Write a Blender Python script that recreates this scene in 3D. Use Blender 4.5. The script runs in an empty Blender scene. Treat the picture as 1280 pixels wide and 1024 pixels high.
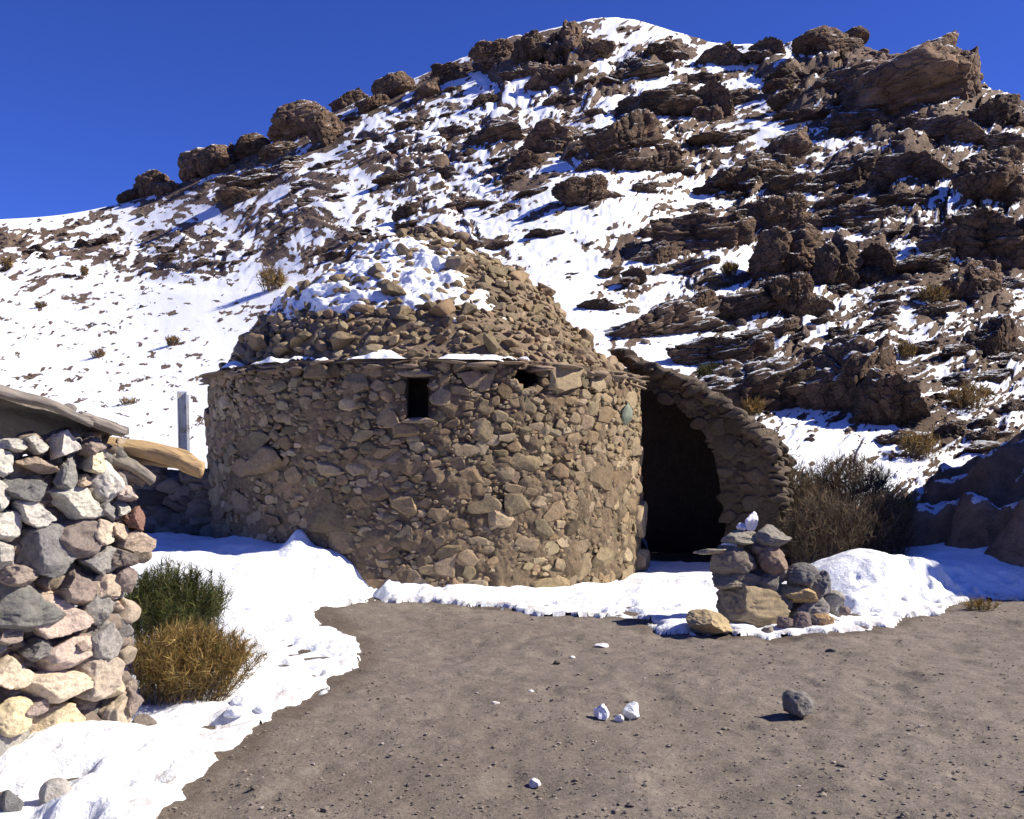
import bpy, bmesh, math, random
import numpy as np

random.seed(7)
RNG = np.random.default_rng(7)
R = math.radians
sc = bpy.context.scene
col = sc.collection

# ------------------------------------------------------------------ camera
F, CX, HY, EYE = 1256.0, 640.0, 575.0, 1.6      # focal length in px of a 1280 wide frame, horizon row, eye height
cam = bpy.data.cameras.new('camera')
camo = bpy.data.objects.new('camera', cam)
col.objects.link(camo)
camo.location = (0, 0, EYE)
camo.rotation_euler = (R(90), 0, 0)
cam.sensor_width = 36.0
cam.lens = 36.0 * F / 1280.0
cam.shift_y = (HY - 512.0) / 1280.0
cam.clip_end = 12000
cam.clip_start = 0.05
sc.camera = camo


def at(px, py, Y):
    """world point seen at a reference pixel at depth Y"""
    return np.array([(px - CX) / F * Y, Y, EYE - (py - HY) / F * Y])


def gnd(px, py, z=0.0):
    Y = (EYE - z) * F / (py - HY)
    return np.array([(px - CX) / F * Y, Y, z])


# ------------------------------------------------------------------ noise
def _h(ix, iy, iz, seed):
    n = (ix.astype(np.uint32) * np.uint32(374761393) + iy.astype(np.uint32) * np.uint32(668265263)
         + iz.astype(np.uint32) * np.uint32(2147483647) + np.uint32((seed * 1274126177) & 0xffffffff))
    n = (n ^ (n >> np.uint32(13))) * np.uint32(1274126177)
    n = n ^ (n >> np.uint32(16))
    n = n * np.uint32(2246822519)
    n = n ^ (n >> np.uint32(15))
    return (n & np.uint32(0xffffff)).astype(np.float64) / 16777215.0


def vnoise(x, y, z=None, seed=0):
    x = np.asarray(x, float); y = np.asarray(y, float)
    z = np.zeros_like(x) if z is None else np.asarray(z, float)
    xi = np.floor(x); yi = np.floor(y); zi = np.floor(z)
    fx = x - xi; fy = y - yi; fz = z - zi
    fx = fx * fx * fx * (fx * (fx * 6 - 15) + 10); fy = fy * fy * fy * (fy * (fy * 6 - 15) + 10); fz = fz * fz * (3 - 2 * fz)
    xi = xi.astype(np.int64); yi = yi.astype(np.int64); zi = zi.astype(np.int64)
    out = 0
    for dz in (0, 1):
        wz = fz if dz else 1 - fz
        for dy in (0, 1):
            wy = fy if dy else 1 - fy
            out = out + wz * wy * ((1 - fx) * _h(xi, yi + dy, zi + dz, seed) + fx * _h(xi + 1, yi + dy, zi + dz, seed))
    return out * 2 - 1


def fbm(x, y, z=None, seed=0, octv=4, gain=.5):
    s = 0; a = 1.0; t = 0
    x = np.asarray(x, float); y = np.asarray(y, float)
    z = np.zeros_like(x) if z is None else np.asarray(z, float)
    for o in range(octv):
        s = s + a * vnoise(x + o * 17.3, y - o * 9.1, z + o * 5.7, seed + o); t += a
        a *= gain; x = x * 2.03; y = y * 2.03; z = z * 2.03
    return s / t


def voronoi(x, y, seed=0):
    """F1, F2, random per cell, offset to the cell's point"""
    xi = np.floor(x).astype(np.int64); yi = np.floor(y).astype(np.int64); zz = np.zeros_like(xi)
    f1 = np.full(x.shape, 9.0); f2 = np.full(x.shape, 9.0); rid = np.zeros(x.shape); ox = np.zeros(x.shape); oy = np.zeros(x.shape)
    for dx in (-1, 0, 1):
        for dy in (-1, 0, 1):
            cx = xi + dx; cy = yi + dy
            ppx = cx + .1 + .8 * _h(cx, cy, zz, seed); ppy = cy + .1 + .8 * _h(cx, cy, zz, seed + 11)
            d = np.hypot(x - ppx, y - ppy)
            m = d < f1
            f2 = np.where(m, f1, np.minimum(f2, d))
            rid = np.where(m, _h(cx, cy, zz, seed + 23), rid)
            ox = np.where(m, x - ppx, ox); oy = np.where(m, y - ppy, oy)
            f1 = np.where(m, d, f1)
    return f1, f2, rid, ox, oy


def sstep(a, b, x):
    t = np.clip((x - a) / (b - a), 0, 1)
    return t * t * (3 - 2 * t)


# ------------------------------------------------------------------ mesh helpers
def mesh_np(name, V, F_, smooth=True, attrs=None):
    V = np.asarray(V, np.float32); F_ = np.asarray(F_, np.int32)
    me = bpy.data.meshes.new(name)
    n, k = F_.shape
    me.vertices.add(len(V)); me.vertices.foreach_set('co', V.ravel())
    me.loops.add(n * k); me.loops.foreach_set('vertex_index', F_.ravel())
    me.polygons.add(n); me.polygons.foreach_set('loop_start', np.arange(0, n * k, k, dtype=np.int32))
    me.polygons.foreach_set('use_smooth', np.full(n, smooth, dtype=bool))
    for an, (typ, data) in (attrs or {}).items():
        a = me.attributes.new(an, typ, 'POINT')
        data = np.asarray(data, np.float32)
        if typ == 'FLOAT_COLOR':
            if data.shape[1] == 3: data = np.hstack([data, np.ones((len(data), 1), np.float32)])
            a.data.foreach_set('color', data.ravel())
        elif typ == 'FLOAT_VECTOR':
            a.data.foreach_set('vector', data.ravel())
        else:
            a.data.foreach_set('value', data.ravel())
    me.update(calc_edges=True)
    return me


def link(name, me, mat=None, parent=None, loc=None):
    o = bpy.data.objects.new(name, me)
    col.objects.link(o)
    if mat is not None and me is not None and not me.materials: me.materials.append(mat)
    if parent is not None: o.parent = parent
    if loc is not None: o.location = loc
    return o


def tag(o, label=None, cat=None, group=None, kind=None):
    if label: o['label'] = label
    if cat: o['category'] = cat
    if group: o['group'] = group
    if kind: o['kind'] = kind
    return o


def thing(name, label, cat, loc=(0, 0, 0), group=None):
    o = bpy.data.objects.new(name, None); col.objects.link(o)
    o.location = loc; o.empty_display_size = .2
    return tag(o, label, cat, group)


_ico = {}
def ico(sub):
    if sub not in _ico:
        bm = bmesh.new(); bmesh.ops.create_icosphere(bm, subdivisions=sub, radius=1.0)
        _ico[sub] = (np.array([v.co[:] for v in bm.verts]), np.array([[v.index for v in f.verts] for f in bm.faces]))
        bm.free()
    return _ico[sub]


def rock_v(rng, sub=3, planes=9, lo=.55, hi=.95, amp=.06, freq=1.6, flat=None, layers=0.0, cracks=0.0):
    """unit sphere chopped by random planes and roughened: an angular stone inside [-1,1]^3"""
    V = ico(sub)[0].copy()
    N = rng.normal(size=(planes, 3)); N /= np.linalg.norm(N, axis=1)[:, None]
    D = rng.uniform(lo, hi, planes)
    if flat is not None:
        N = np.vstack([N, [flat]]); D = np.append(D, rng.uniform(.45, .65))
    for _ in range(2):
        for n, d in zip(N, D):
            t = V @ n - d
            V -= np.where(t > 0, t, 0)[:, None] * n * .96
    s = int(rng.integers(0, 9999)); o = rng.uniform(0, 50, 3)
    if amp:
        nrm = V / (np.linalg.norm(V, axis=1)[:, None] + 1e-6)
        q = V * freq + o
        d = fbm(q[:, 0], q[:, 1], q[:, 2], s, 6 if sub > 5 else 4 if sub > 2 else 2, .56 if sub > 5 else .5) * amp
        if layers:
            w = (q[:, 2] * 3.2 + .7 * fbm(q[:, 0], q[:, 1], q[:, 2], s + 3, 2))
            d = d - layers * np.maximum(0, 1 - np.abs(((w % 1) - .5)) * 7)
        if cracks:
            cn = np.abs(vnoise(q[:, 0] * 1.1 + 9, q[:, 1] * 1.1, q[:, 2] * 1.5, s + 7)); cn2 = np.abs(vnoise(q[:, 0] * 2.7, q[:, 1] * 2.7 + 5, q[:, 2] * 3.2, s + 9))
            d = d - cracks * np.maximum(0, 1 - cn / .13) - cracks * .55 * np.maximum(0, 1 - cn2 / .16)
        V = V + nrm * d[:, None]
    e = np.abs(V).max(axis=0)
    return V / e


def rotm(rx, ry, rz):
    cx, sx, cy, sy, cz, sz = math.cos(rx), math.sin(rx), math.cos(ry), math.sin(ry), math.cos(rz), math.sin(rz)
    X = np.array([[1, 0, 0], [0, cx, -sx], [0, sx, cx]]); Y = np.array([[cy, 0, sy], [0, 1, 0], [-sy, 0, cy]])
    Z = np.array([[cz, -sz, 0], [sz, cz, 0], [0, 0, 1]])
    return Z @ Y @ X


class Soup:
    """collects triangle pieces with a colour and builds one mesh"""
    def __init__(s): s.V = []; s.F = []; s.C = []; s.n = 0
    def add(s, V, F_, c):
        s.V.append(V); s.F.append(F_ + s.n); s.n += len(V)
        c = np.asarray(c, float)
        s.C.append(np.tile(c, (len(V), 1)) if c.ndim == 1 else c)
    def grid(s, P, c, mask=None):
        """P (a,b,3) grid surface"""
        a, b = P.shape[:2]
        idx = np.arange(a * b).reshape(a, b)
        q = np.stack([idx[:-1, :-1], idx[:-1, 1:], idx[1:, 1:], idx[1:, :-1]], -1)
        q = q[mask] if mask is not None else q.reshape(-1, 4)
        T = np.vstack([q[:, [0, 1, 2]], q[:, [0, 2, 3]]])
        s.add(P.reshape(-1, 3), T, c if np.ndim(c) == 1 else np.asarray(c).reshape(-1, 3))
    def build(s, name, mat, parent=None, smooth=True):
        me = mesh_np(name, np.vstack(s.V), np.vstack(s.F), smooth, {'tint': ('FLOAT_COLOR', np.vstack(s.C))})
        return link(name, me, mat, parent)


def vary(c, rng, v=.15, h=.02):
    h = h * .45
    c = np.array(c) * (1 + rng.normal() * v)
    return np.clip(c * (1 + rng.normal(size=3) * h), .01, .95)


# ------------------------------------------------------------------ materials
class NT:
    def __init__(s, name):
        s.m = bpy.data.materials.new(name); s.m.use_nodes = True
        s.t = s.m.node_tree; s.t.nodes.clear()
        s.out = s.n('ShaderNodeOutputMaterial'); s.b = s.n('ShaderNodeBsdfPrincipled')
        s.l(s.b.outputs[0], s.out.inputs[0])
        s.b.inputs['Roughness'].default_value = .9
        s.b.inputs['Specular IOR Level'].default_value = .2
    def n(s, t, **k):
        x = s.t.nodes.new(t)
        for a, v in k.items(): setattr(x, a, v)
        return x
    def l(s, a, b): s.t.links.new(a, b)
    def coord(s, which='Object'): return s.n('ShaderNodeTexCoord').outputs[which]
    def attr(s, name, out='Color'): return s.n('ShaderNodeAttribute', attribute_name=name).outputs[out]
    def noise(s, vec, scale, detail=6, rough=.6, dist=0.0):
        x = s.n('ShaderNodeTexNoise'); x.inputs['Scale'].default_value = scale; x.inputs['Detail'].default_value = detail
        x.inputs['Roughness'].default_value = rough; x.inputs['Distortion'].default_value = dist
        s.l(vec, x.inputs['Vector']); return x.outputs['Fac']
    def ramp(s, fac, stops, interp='LINEAR'):
        x = s.n('ShaderNodeValToRGB'); x.color_ramp.interpolation = interp
        e = x.color_ramp.elements
        while len(e) < len(stops): e.new(.5)
        for el, (p, c) in zip(e, stops):
            el.position = p; el.color = (*c, 1) if hasattr(c, '__len__') else (c, c, c, 1)
        s.l(fac, x.inputs[0]); return x.outputs[0]
    def mix(s, f, a, b, mode='MIX'):
        x = s.n('ShaderNodeMix', data_type='RGBA', blend_type=mode)
        for v, i in ((f, 0), (a, 6), (b, 7)):
            if hasattr(v, 'is_linked'): s.l(v, x.inputs[i])
            else: x.inputs[i].default_value = v if i == 0 else (*v, 1)
        return x.outputs[2]
    def math(s, op, a, b=0.0, c=0.0, clamp=False):
        x = s.n('ShaderNodeMath', operation=op, use_clamp=clamp)
        for i, v in enumerate((a, b, c)):
            if hasattr(v, 'is_linked'): s.l(v, x.inputs[i])
            else: x.inputs[i].default_value = v
        return x.outputs[0]
    def bump(s, h, strength, dist):
        x = s.n('ShaderNodeBump'); x.inputs['Strength'].default_value = strength; x.inputs['Distance'].default_value = dist
        s.l(h, x.inputs['Height']); s.l(x.outputs[0], s.b.inputs['Normal']); return x
    def color(s, c): s.l(c, s.b.inputs['Base Color'])
    def nz(s):
        g = s.n('ShaderNodeNewGeometry'); x = s.n('ShaderNodeSeparateXYZ'); s.l(g.outputs['Normal'], x.inputs[0]); return x.outputs[2]


SNOW = (.80, .82, .85)


def mat_snow(name):
    m = NT(name); c = m.coord('Object')
    n1 = m.noise(c, 1.2, 5); n2 = m.noise(c, 26, 6, .65); n3 = m.noise(c, 6, 4)
    m.color(m.ramp(n1, [(.3, (.78, .80, .83)), (.7, (.84, .85, .86))]))
    h = m.math('ADD', m.math('MULTIPLY', n2, .35), n3)
    m.bump(h, .5, .05)
    m.b.inputs['Roughness'].default_value = .65
    m.b.inputs['Specular IOR Level'].default_value = .25
    return m.m


def mat_rock(name, c1, c2, c3, snow=None, dist=.06, scale=1.0, tint=False, rnd=.25, lich=0.0, frac=0.0, stain=0.0):
    """stone: base colours by noise, pits, optional snow lying on the upward faces"""
    m = NT(name); c = m.coord('Object')
    if tint: c = m.n('ShaderNodeNewGeometry').outputs['Position']
    n1 = m.noise(c, 1.7 * scale, 6, .6, .4); n2 = m.noise(c, 7 * scale, 8, .7); n3 = m.noise(c, 22 * scale, 5, .7)
    base = m.ramp(n1, [(.28, c1), (.52, c2), (.75, c3)])
    sp = m.ramp(n2, [(.3, .62), (.5, 1.0), (.72, 1.28)])
    base = m.mix(1.0, base, sp, 'MULTIPLY')
    if tint:
        base = m.mix(1.0, base, m.attr('tint'), 'MULTIPLY')
    if rnd:
        oi = m.n('ShaderNodeObjectInfo').outputs['Random']
        base = m.mix(1.0, base, m.ramp(oi, [(0, 1 - rnd), (.5, (1.0, .97, .95)), (1, 1 + rnd)]), 'MULTIPLY')
    if stain:
        gp = m.n('ShaderNodeNewGeometry').outputs['Position']; mpp = m.n('ShaderNodeMapping'); mpp.inputs['Scale'].default_value = (1, 1, .45); m.l(gp, mpp.inputs[0])
        base = m.mix(1.0, base, m.ramp(m.noise(mpp.outputs[0], 1.1, 5, .6, .5), [(.33, (1 - stain, 1 - stain, 1 - stain)), (.52, (1.0, .98, .95)), (.7, (1 + stain * .55, 1 + stain * .5, 1 + stain * .4))]), 'MULTIPLY')
    if lich:
        lf = m.ramp(m.noise(c, 4.3 * scale, 6, .7), [(.60, 0), (.66, lich)])
        base = m.mix(lf, base, (.32, .30, .18))
    h = m.math('ADD', m.math('MULTIPLY', n2, 1.0), m.math('MULTIPLY', n3, .45))
    if frac:
        wv = m.n('ShaderNodeVectorMath', operation='ADD'); nzv = m.n('ShaderNodeTexNoise'); nzv.inputs['Scale'].default_value = 2.4 * scale; nzv.inputs['Detail'].default_value = 4; m.l(c, nzv.inputs['Vector'])
        sc3 = m.n('ShaderNodeVectorMath', operation='SCALE'); m.l(nzv.outputs['Color'], sc3.inputs[0]); sc3.inputs['Scale'].default_value = .5 / scale
        m.l(c, wv.inputs[0]); m.l(sc3.outputs[0], wv.inputs[1])
        vo = m.n('ShaderNodeTexVoronoi', feature='DISTANCE_TO_EDGE'); vo.inputs['Scale'].default_value = 2.2 * scale; m.l(wv.outputs[0], vo.inputs['Vector'])
        vc = m.n('ShaderNodeTexVoronoi'); vc.inputs['Scale'].default_value = 2.2 * scale; m.l(wv.outputs[0], vc.inputs['Vector'])
        h = m.math('ADD', h, m.math('MULTIPLY', m.ramp(vo.outputs['Distance'], [(0, 0), (.07, 1)]), frac))
        sx_ = m.n('ShaderNodeSeparateXYZ'); m.l(vc.outputs['Color'], sx_.inputs[0])
        base = m.mix(1.0, base, m.ramp(sx_.outputs[0], [(0, (.74, .72, .72)), (.5, (1, 1, 1)), (1, (1.28, 1.2, 1.1))]), 'MULTIPLY')
    bp = m.bump(h, .9, dist)
    if snow is not None:
        f = m.math('ADD', m.nz(), m.math('MULTIPLY', m.math('SUBTRACT', m.noise(c, 2.3 * scale, 6, .65), .5), 1.5))
        f = m.ramp(f, [(snow, 0), (snow + .05, 1)])
        base = m.mix(f, base, SNOW)
    m.color(base)
    return m.m


M_snow = mat_snow('packed_snow')
M_crag = mat_rock('crag_rock', (.09, .06, .043), (.16, .108, .074), (.24, .17, .118), snow=.74, dist=.22, scale=1.6, frac=.8)
M_bare = mat_rock('bare_crag_rock', (.09, .06, .043), (.155, .105, .072), (.235, .165, .115), snow=.86, dist=.22, scale=1.6, frac=.8)
M_mason = mat_rock('masonry_stone', (.80, .78, .76), (1.0, 1.0, 1.0), (1.12, 1.08, 1.0), dist=.018, scale=3.5, tint=True, rnd=0, stain=.22)
M_field = mat_rock('field_stone', (.70, .70, .72), (.98, .98, .98), (1.15, 1.12, 1.05), dist=.022, scale=5, tint=True, rnd=0, lich=.3, stain=.1)
M_gravel = mat_rock('gravel_stone', (.8, .8, .8), (1, 1, 1), (1.1, 1.1, 1.1), dist=.004, scale=20, tint=True, rnd=0)

# ------------------------------------------------------------------ world and sun
SUN_EL, SUN_AZ = R(40), R(0)        # from the right, almost square to the view
sd = np.array([math.cos(SUN_EL) * math.cos(SUN_AZ), math.cos(SUN_EL) * math.sin(SUN_AZ), math.sin(SUN_EL)])
w = bpy.data.worlds.new('World'); sc.world = w; w.use_nodes = True
nt = w.node_tree; nt.nodes.clear()
sky = nt.nodes.new('ShaderNodeTexSky'); sky.sky_type = 'NISHITA'; sky.sun_disc = False
sky.sun_elevation = SUN_EL; sky.sun_rotation = math.pi / 2 - SUN_AZ
sky.altitude = 4200; sky.air_density = 1.0; sky.dust_density = .15; sky.ozone_density = 4.0
bg = nt.nodes.new('ShaderNodeBackground'); bg.inputs[1].default_value = .068
wo = nt.nodes.new('ShaderNodeOutputWorld')
tn_ = nt.nodes.new('ShaderNodeMix'); tn_.data_type = 'RGBA'; tn_.blend_type = 'MULTIPLY'; tn_.inputs[0].default_value = 1.0
tn_.inputs[7].default_value = (.46, .63, 1.46, 1); nt.links.new(sky.outputs[0], tn_.inputs[6]); nt.links.new(tn_.outputs[2], bg.inputs[0]); nt.links.new(bg.outputs[0], wo.inputs[0])
sl = bpy.data.lights.new('sun', 'SUN'); sl.energy = 5.0; sl.angle = R(.53); sl.color = (1.0, .93, .80)
so = bpy.data.objects.new('sun', sl); col.objects.link(so)
from mathutils import Vector
so.rotation_euler = Vector(sd).to_track_quat('Z', 'Y').to_euler()
so.location = (30, 0, 40)
sc.view_settings.view_transform = 'Standard'; sc.view_settings.look = 'None'
sc.view_settings.exposure = .82; sc.view_settings.gamma = 1.0


# ------------------------------------------------------------------ hillside
def lin(x, pts):
    p = np.array(pts, float); x = np.asarray(x, float)
    return sum(k_ * np.interp(x + d_, p[:, 0], p[:, 1]) for d_, k_ in ((-36, .06), (-27, .09), (-18, .13), (-9, .15), (0, .14), (9, .15), (18, .13), (27, .09), (36, .06)))

RIDGE = [(-2600, 420), (-900, 330), (0, 276), (70, 272), (130, 258), (190, 243), (230, 226), (290, 205), (330, 188), (380, 158), (430, 132), (490, 108),
         (560, 80), (600, 66), (650, 48), (700, 32), (735, 22), (770, 19), (810, 26), (850, 42), (890, 55), (930, 58), (960, 54), (1000, 56), (1050, 58),
         (1100, 66), (1150, 70), (1200, 90), (1240, 118), (1280, 132), (1500, 200), (2200, 330), (3400, 430)]
YR = [(-2600, 150), (0, 132), (400, 122), (760, 122), (1000, 102), (1200, 84), (1280, 78), (1600, 76), (3400, 80)]
Y0 = 19.0
ROW0 = HY + EYE * F / Y0


def row_to_Y(px, row):
    k = (ROW0 - lin(px, RIDGE)) / np.log(lin(px, YR) / Y0)
    return Y0 * np.exp((ROW0 - row) / k)


COV = [  # px, row, rx, ry, share of snow
    (60, 440, 330, 95, .965), (240, 420, 200, 60, .93), (0, 560, 400, 60, .97), (320, 345, 60, 20, .90), (100, 316, 260, 32, .22), (330, 305, 150, 38, .28), (60, 282, 120, 12, .82),
    (200, 262, 90, 14, .72), (230, 232, 70, 14, .08), (330, 196, 55, 18, .10), (400, 250, 80, 45, .50), (450, 180, 60, 45, .40), (520, 260, 80, 40, .45),
    (560, 180, 70, 50, .42), (560, 310, 70, 35, .62), (650, 190, 80, 60, .46), (640, 320, 60, 50, .74), (700, 400, 60, 50, .90), (710, 290, 50, 50, .78),
    (720, 120, 80, 40, .42), (770, 30, 60, 15, .70), (700, 75, 90, 28, .30), (820, 70, 40, 30, .50), (760, 220, 60, 40, .45), (790, 430, 45, 30, .85), (790, 350, 50, 40, .62), (850, 250, 70, 60, .50),
    (850, 130, 60, 40, .50), (930, 100, 60, 40, .45), (900, 190, 60, 40, .50), (930, 270, 60, 40, .45), (890, 340, 60, 40, .48), (1010, 440, 50, 50, .62),
    (1070, 530, 40, 50, .75), (1000, 380, 40, 40, .50), (1090, 250, 90, 60, .36), (1080, 380, 60, 40, .42), (1180, 360, 90, 60, .38), (1190, 170, 90, 60, .30), (1150, 100, 80, 45, .12),
    (1230, 250, 60, 60, .34), (1180, 450, 70, 50, .46), (1240, 470, 60, 40, .40), (1120, 590, 60, 30, .60), (960, 470, 60, 40, .40), (900, 560, 90, 50, .60), (1400, 400, 150, 300, .4), (640, 560, 200, 60, .9)]

inpx = np.arange(-40, 1321, 1.75)
pxs = np.concatenate([np.linspace(-2600, -60, 90), inpx, np.linspace(1340, 3400, 90)])
NR = 330
tt = np.concatenate([np.linspace(-.06, 1.0, NR), 1.0 + np.linspace(.01, .5, 22) ** 1.0])
PX, TT = np.meshgrid(pxs, tt, indexing='ij')
RID = lin(PX, RIDGE); YRID = lin(PX, YR)
L = np.log(YRID / Y0)
YY = Y0 * np.exp(L * np.minimum(TT, 1.0)) + np.maximum(TT - 1, 0) * YRID * .9
ROWB = ROW0 - (ROW0 - RID) * TT
ROWc = np.minimum(np.maximum(ROWB, RID), ROW0)
ZB = EYE - (ROW0 - (ROW0 - RID) * np.minimum(TT, 1.0) - HY) / F * YY
over = np.maximum(TT - 1, 0) * YRID * .9
zr = EYE - (RID - HY) / F * YRID
ZB = np.where(TT > 1, zr - over * .55 - .0 * over, ZB)
ZB = np.where(TT < 0, ZB - .25 + TT * 4, ZB)
# share of snow wanted
num = np.zeros_like(PX); den = np.zeros_like(PX) + 1e-9
for (a, b, rx, ry, c) in COV:
    g = np.exp(-.5 * (((PX - a) / (rx * .75)) ** 2 + ((ROWB - b) / (ry * .75)) ** 2)) + 1e-7
    num += g * c; den += g
cov = num / den
U = PX / 100; Vv = ROWB / 100
wu = fbm(U * 1.1, Vv * 1.1, None, 31, 3) * .35; wv = fbm(U * 1.1 + 40, Vv * 1.1, None, 35, 3) * .28
c15, s15 = math.cos(R(17)), math.sin(R(17))
P_ = (U + wu) * c15 - (Vv + wv) * s15; Q_ = (U + wu) * s15 + (Vv + wv) * c15
f1, f2, h1, ox, oy = voronoi(P_ / .80, Q_ / .26, 3)
f1b, f2b, h2, oxb, oyb = voronoi(P_ / .32 + 7, Q_ / .12, 5)
f1c, f2c, h3, oxc, oyc = voronoi(P_ / .13 + 3, Q_ / .06, 9)
e1 = sstep(.0, .22, f2 - f1); e2 = sstep(.0, .25, f2b - f1b); e3 = sstep(0, .3, f2c - f1c)
rocky = np.clip(1.05 - cov, .04, 1) ** 1.2 * (.22 + .78 * sstep(380, 640, PX - (200 - ROWB) * .3))
rb = sstep(-.35, .45, fbm(U * 1.3, Vv * 1.6, None, 60, 3) - (cov - .5) * .9)
dpx = rocky * (rb * (e1 * (h1 * 32 + 6 - oy * 18) - 7) + e2 * (h2 * 11 - oyb * 6) * (.35 + .65 * rb) + e3 * (h3 * 6 - 1)) + fbm(U * .55, Vv * .8, None, 77, 3) * 16 * sstep(.9, .6, cov) + fbm(U * 6, Vv * 9, None, 81, 3) * 3.0 * (.10 + rocky)
fade = sstep(-.02, .10, TT) * (1 - .75 * sstep(.93, 1.0, TT)) * (1 - sstep(1.0, 1.1, TT) * .5)
ZT = ZB + dpx * fade / F * YY
XX = (PX - CX) / F * YY
# slope
def grad_nz(X, Y, Z):
    P = np.stack([X, Y, Z], -1)
    da = np.gradient(P, axis=0); db = np.gradient(P, axis=1)
    n = np.cross(da, db); n /= np.linalg.norm(n, axis=-1)[..., None] + 1e-12
    return np.abs(n[..., 2])
nz = grad_nz(XX, YY, ZT)
Vd = (ROWB - dpx * fade) / 100
Pd = (U + wu) * c15 - (Vd + wv) * s15; Qd = (U + wu) * s15 + (Vd + wv) * c15
def blur(a, ra, rb2):
    for ax_, r_ in ((0, ra), (1, rb2)):
        pd = np.pad(a, [(r_ + 1, r_) if i == ax_ else (0, 0) for i in range(2)], mode='edge'); cs = np.cumsum(pd, axis=ax_)
        n_ = a.shape[ax_]; a = (np.take(cs, np.arange(2 * r_ + 1, 2 * r_ + 1 + n_), ax_) - np.take(cs, np.arange(0, n_), ax_)) / (2 * r_ + 1)
    return a
nzh = nz - blur(nz, 28, 18)
cov = np.clip(cov * .94 + .10 * (cov < .9) - .07 * sstep(760, 900, PX), 0, 1)
lfz = sstep(620, 420, PX)
n1 = fbm(Pd / .55, Qd / .15, None, 91, 4) * (1 - .75 * lfz) + lfz * .85 * fbm((U + Vd * .1) / .17 + wu, (Vd - U * .06) / .042, None, 191, 5, .6); n2 = fbm(Pd / .13, Qd / .05, None, 97, 3)
n3 = fbm(Pd / .045, Qd / .022, None, 99, 2)
score = n1 * .75 + n2 * .8 + n3 * .35 - np.clip(nzh, -.4, .3) * 4.0 + (h2 - .5) * .4 * rocky + (rb - blur(rb, 40, 26)) * .5 * rocky
score = score - blur(score, 60, 40); score = score / (np.sqrt(blur(score ** 2, 60, 40)) + .05)
inside = (PX > -40) & (PX < 1320) & (TT > 0) & (TT <= 1)
srt = np.sort(score[inside][::7])
Urank = np.searchsorted(srt, score) / len(srt)
snowa = np.clip(.5 + (cov - Urank) * 2.2, 0, 1)
a_, b_ = PX.shape
idx = np.arange(a_ * b_).reshape(a_, b_)
quads = np.stack([idx[:-1, :-1], idx[1:, :-1], idx[1:, 1:], idx[:-1, 1:]], -1).reshape(-1, 4)
me = mesh_np('hillside', np.stack([XX, YY, ZT], -1).reshape(-1, 3), quads, True,
             {'snow': ('FLOAT', snowa.ravel()), 'lp': ('FLOAT_VECTOR', np.stack([U, Vd, h2], -1).reshape(-1, 3))})
m = NT('hillside_ground')
lp = m.attr('lp', 'Vector'); sa = m.attr('snow', 'Fac')
mp = m.n('ShaderNodeVectorMath', operation='MULTIPLY'); m.l(lp, mp.inputs[0]); mp.inputs[1].default_value = (1, 1.6, 0)
lp2 = mp.outputs[0]
na = m.noise(lp2, 3.0, 8, .62, .3); nb = m.noise(lp2, 14, 8, .7); ncn = m.noise(lp2, 40, 4, .7)
rockc = m.ramp(na, [(.3, (.08, .055, .04)), (.5, (.145, .10, .07)), (.72, (.215, .155, .11))])
rockc = m.mix(1.0, rockc, m.ramp(nb, [(.3, .6), (.5, 1.0), (.7, 1.35)]), 'MULTIPLY')
f = m.math('ADD', sa, m.math('MULTIPLY', m.math('SUBTRACT', nb, .5), .75))
f = m.math('ADD', f, m.math('MULTIPLY', m.math('SUBTRACT', ncn, .5), .35))
f = m.ramp(f, [(.47, 0), (.53, 1)])
m.color(m.mix(f, rockc, SNOW))
h = m.math('ADD', m.math('MULTIPLY', m.math('ADD', nb, m.math('MULTIPLY', ncn, .5)), m.math('SUBTRACT', 1.0, m.math('MULTIPLY', f, .93))), m.math('MULTIPLY', f, .8))
m.bump(h, .8, .22)
tag(link('hillside', me, m.m), kind='structure')


def surf(px, row):
    """point on the built hillside for a base pixel"""
    i = int(np.clip(np.searchsorted(pxs, px), 0, a_ - 1))
    j = int(np.argmin(np.abs(ROWB[i] - row)))
    return np.array([XX[i, j], YY[i, j], ZT[i, j]])


def vis_surf(px, row):
    """hillside point that shows at this pixel: nearest depth whose built row is at or above it"""
    i = int(np.clip(np.searchsorted(pxs, px), 0, a_ - 1))
    rows = HY - (ZT[i] - EYE) / YY[i] * F
    j = np.nonzero(rows[:NR] <= row)[0]
    j = int(j[0]) if len(j) else NR - 1
    return np.array([XX[i, j], YY[i, j], ZT[i, j]])


def cov_at(px, row):
    i = int(np.clip(np.searchsorted(pxs, px), 0, a_ - 1)); j = int(np.argmin(np.abs(ROWB[i] - row)))
    return cov[i, j], snowa[i, j]


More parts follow.
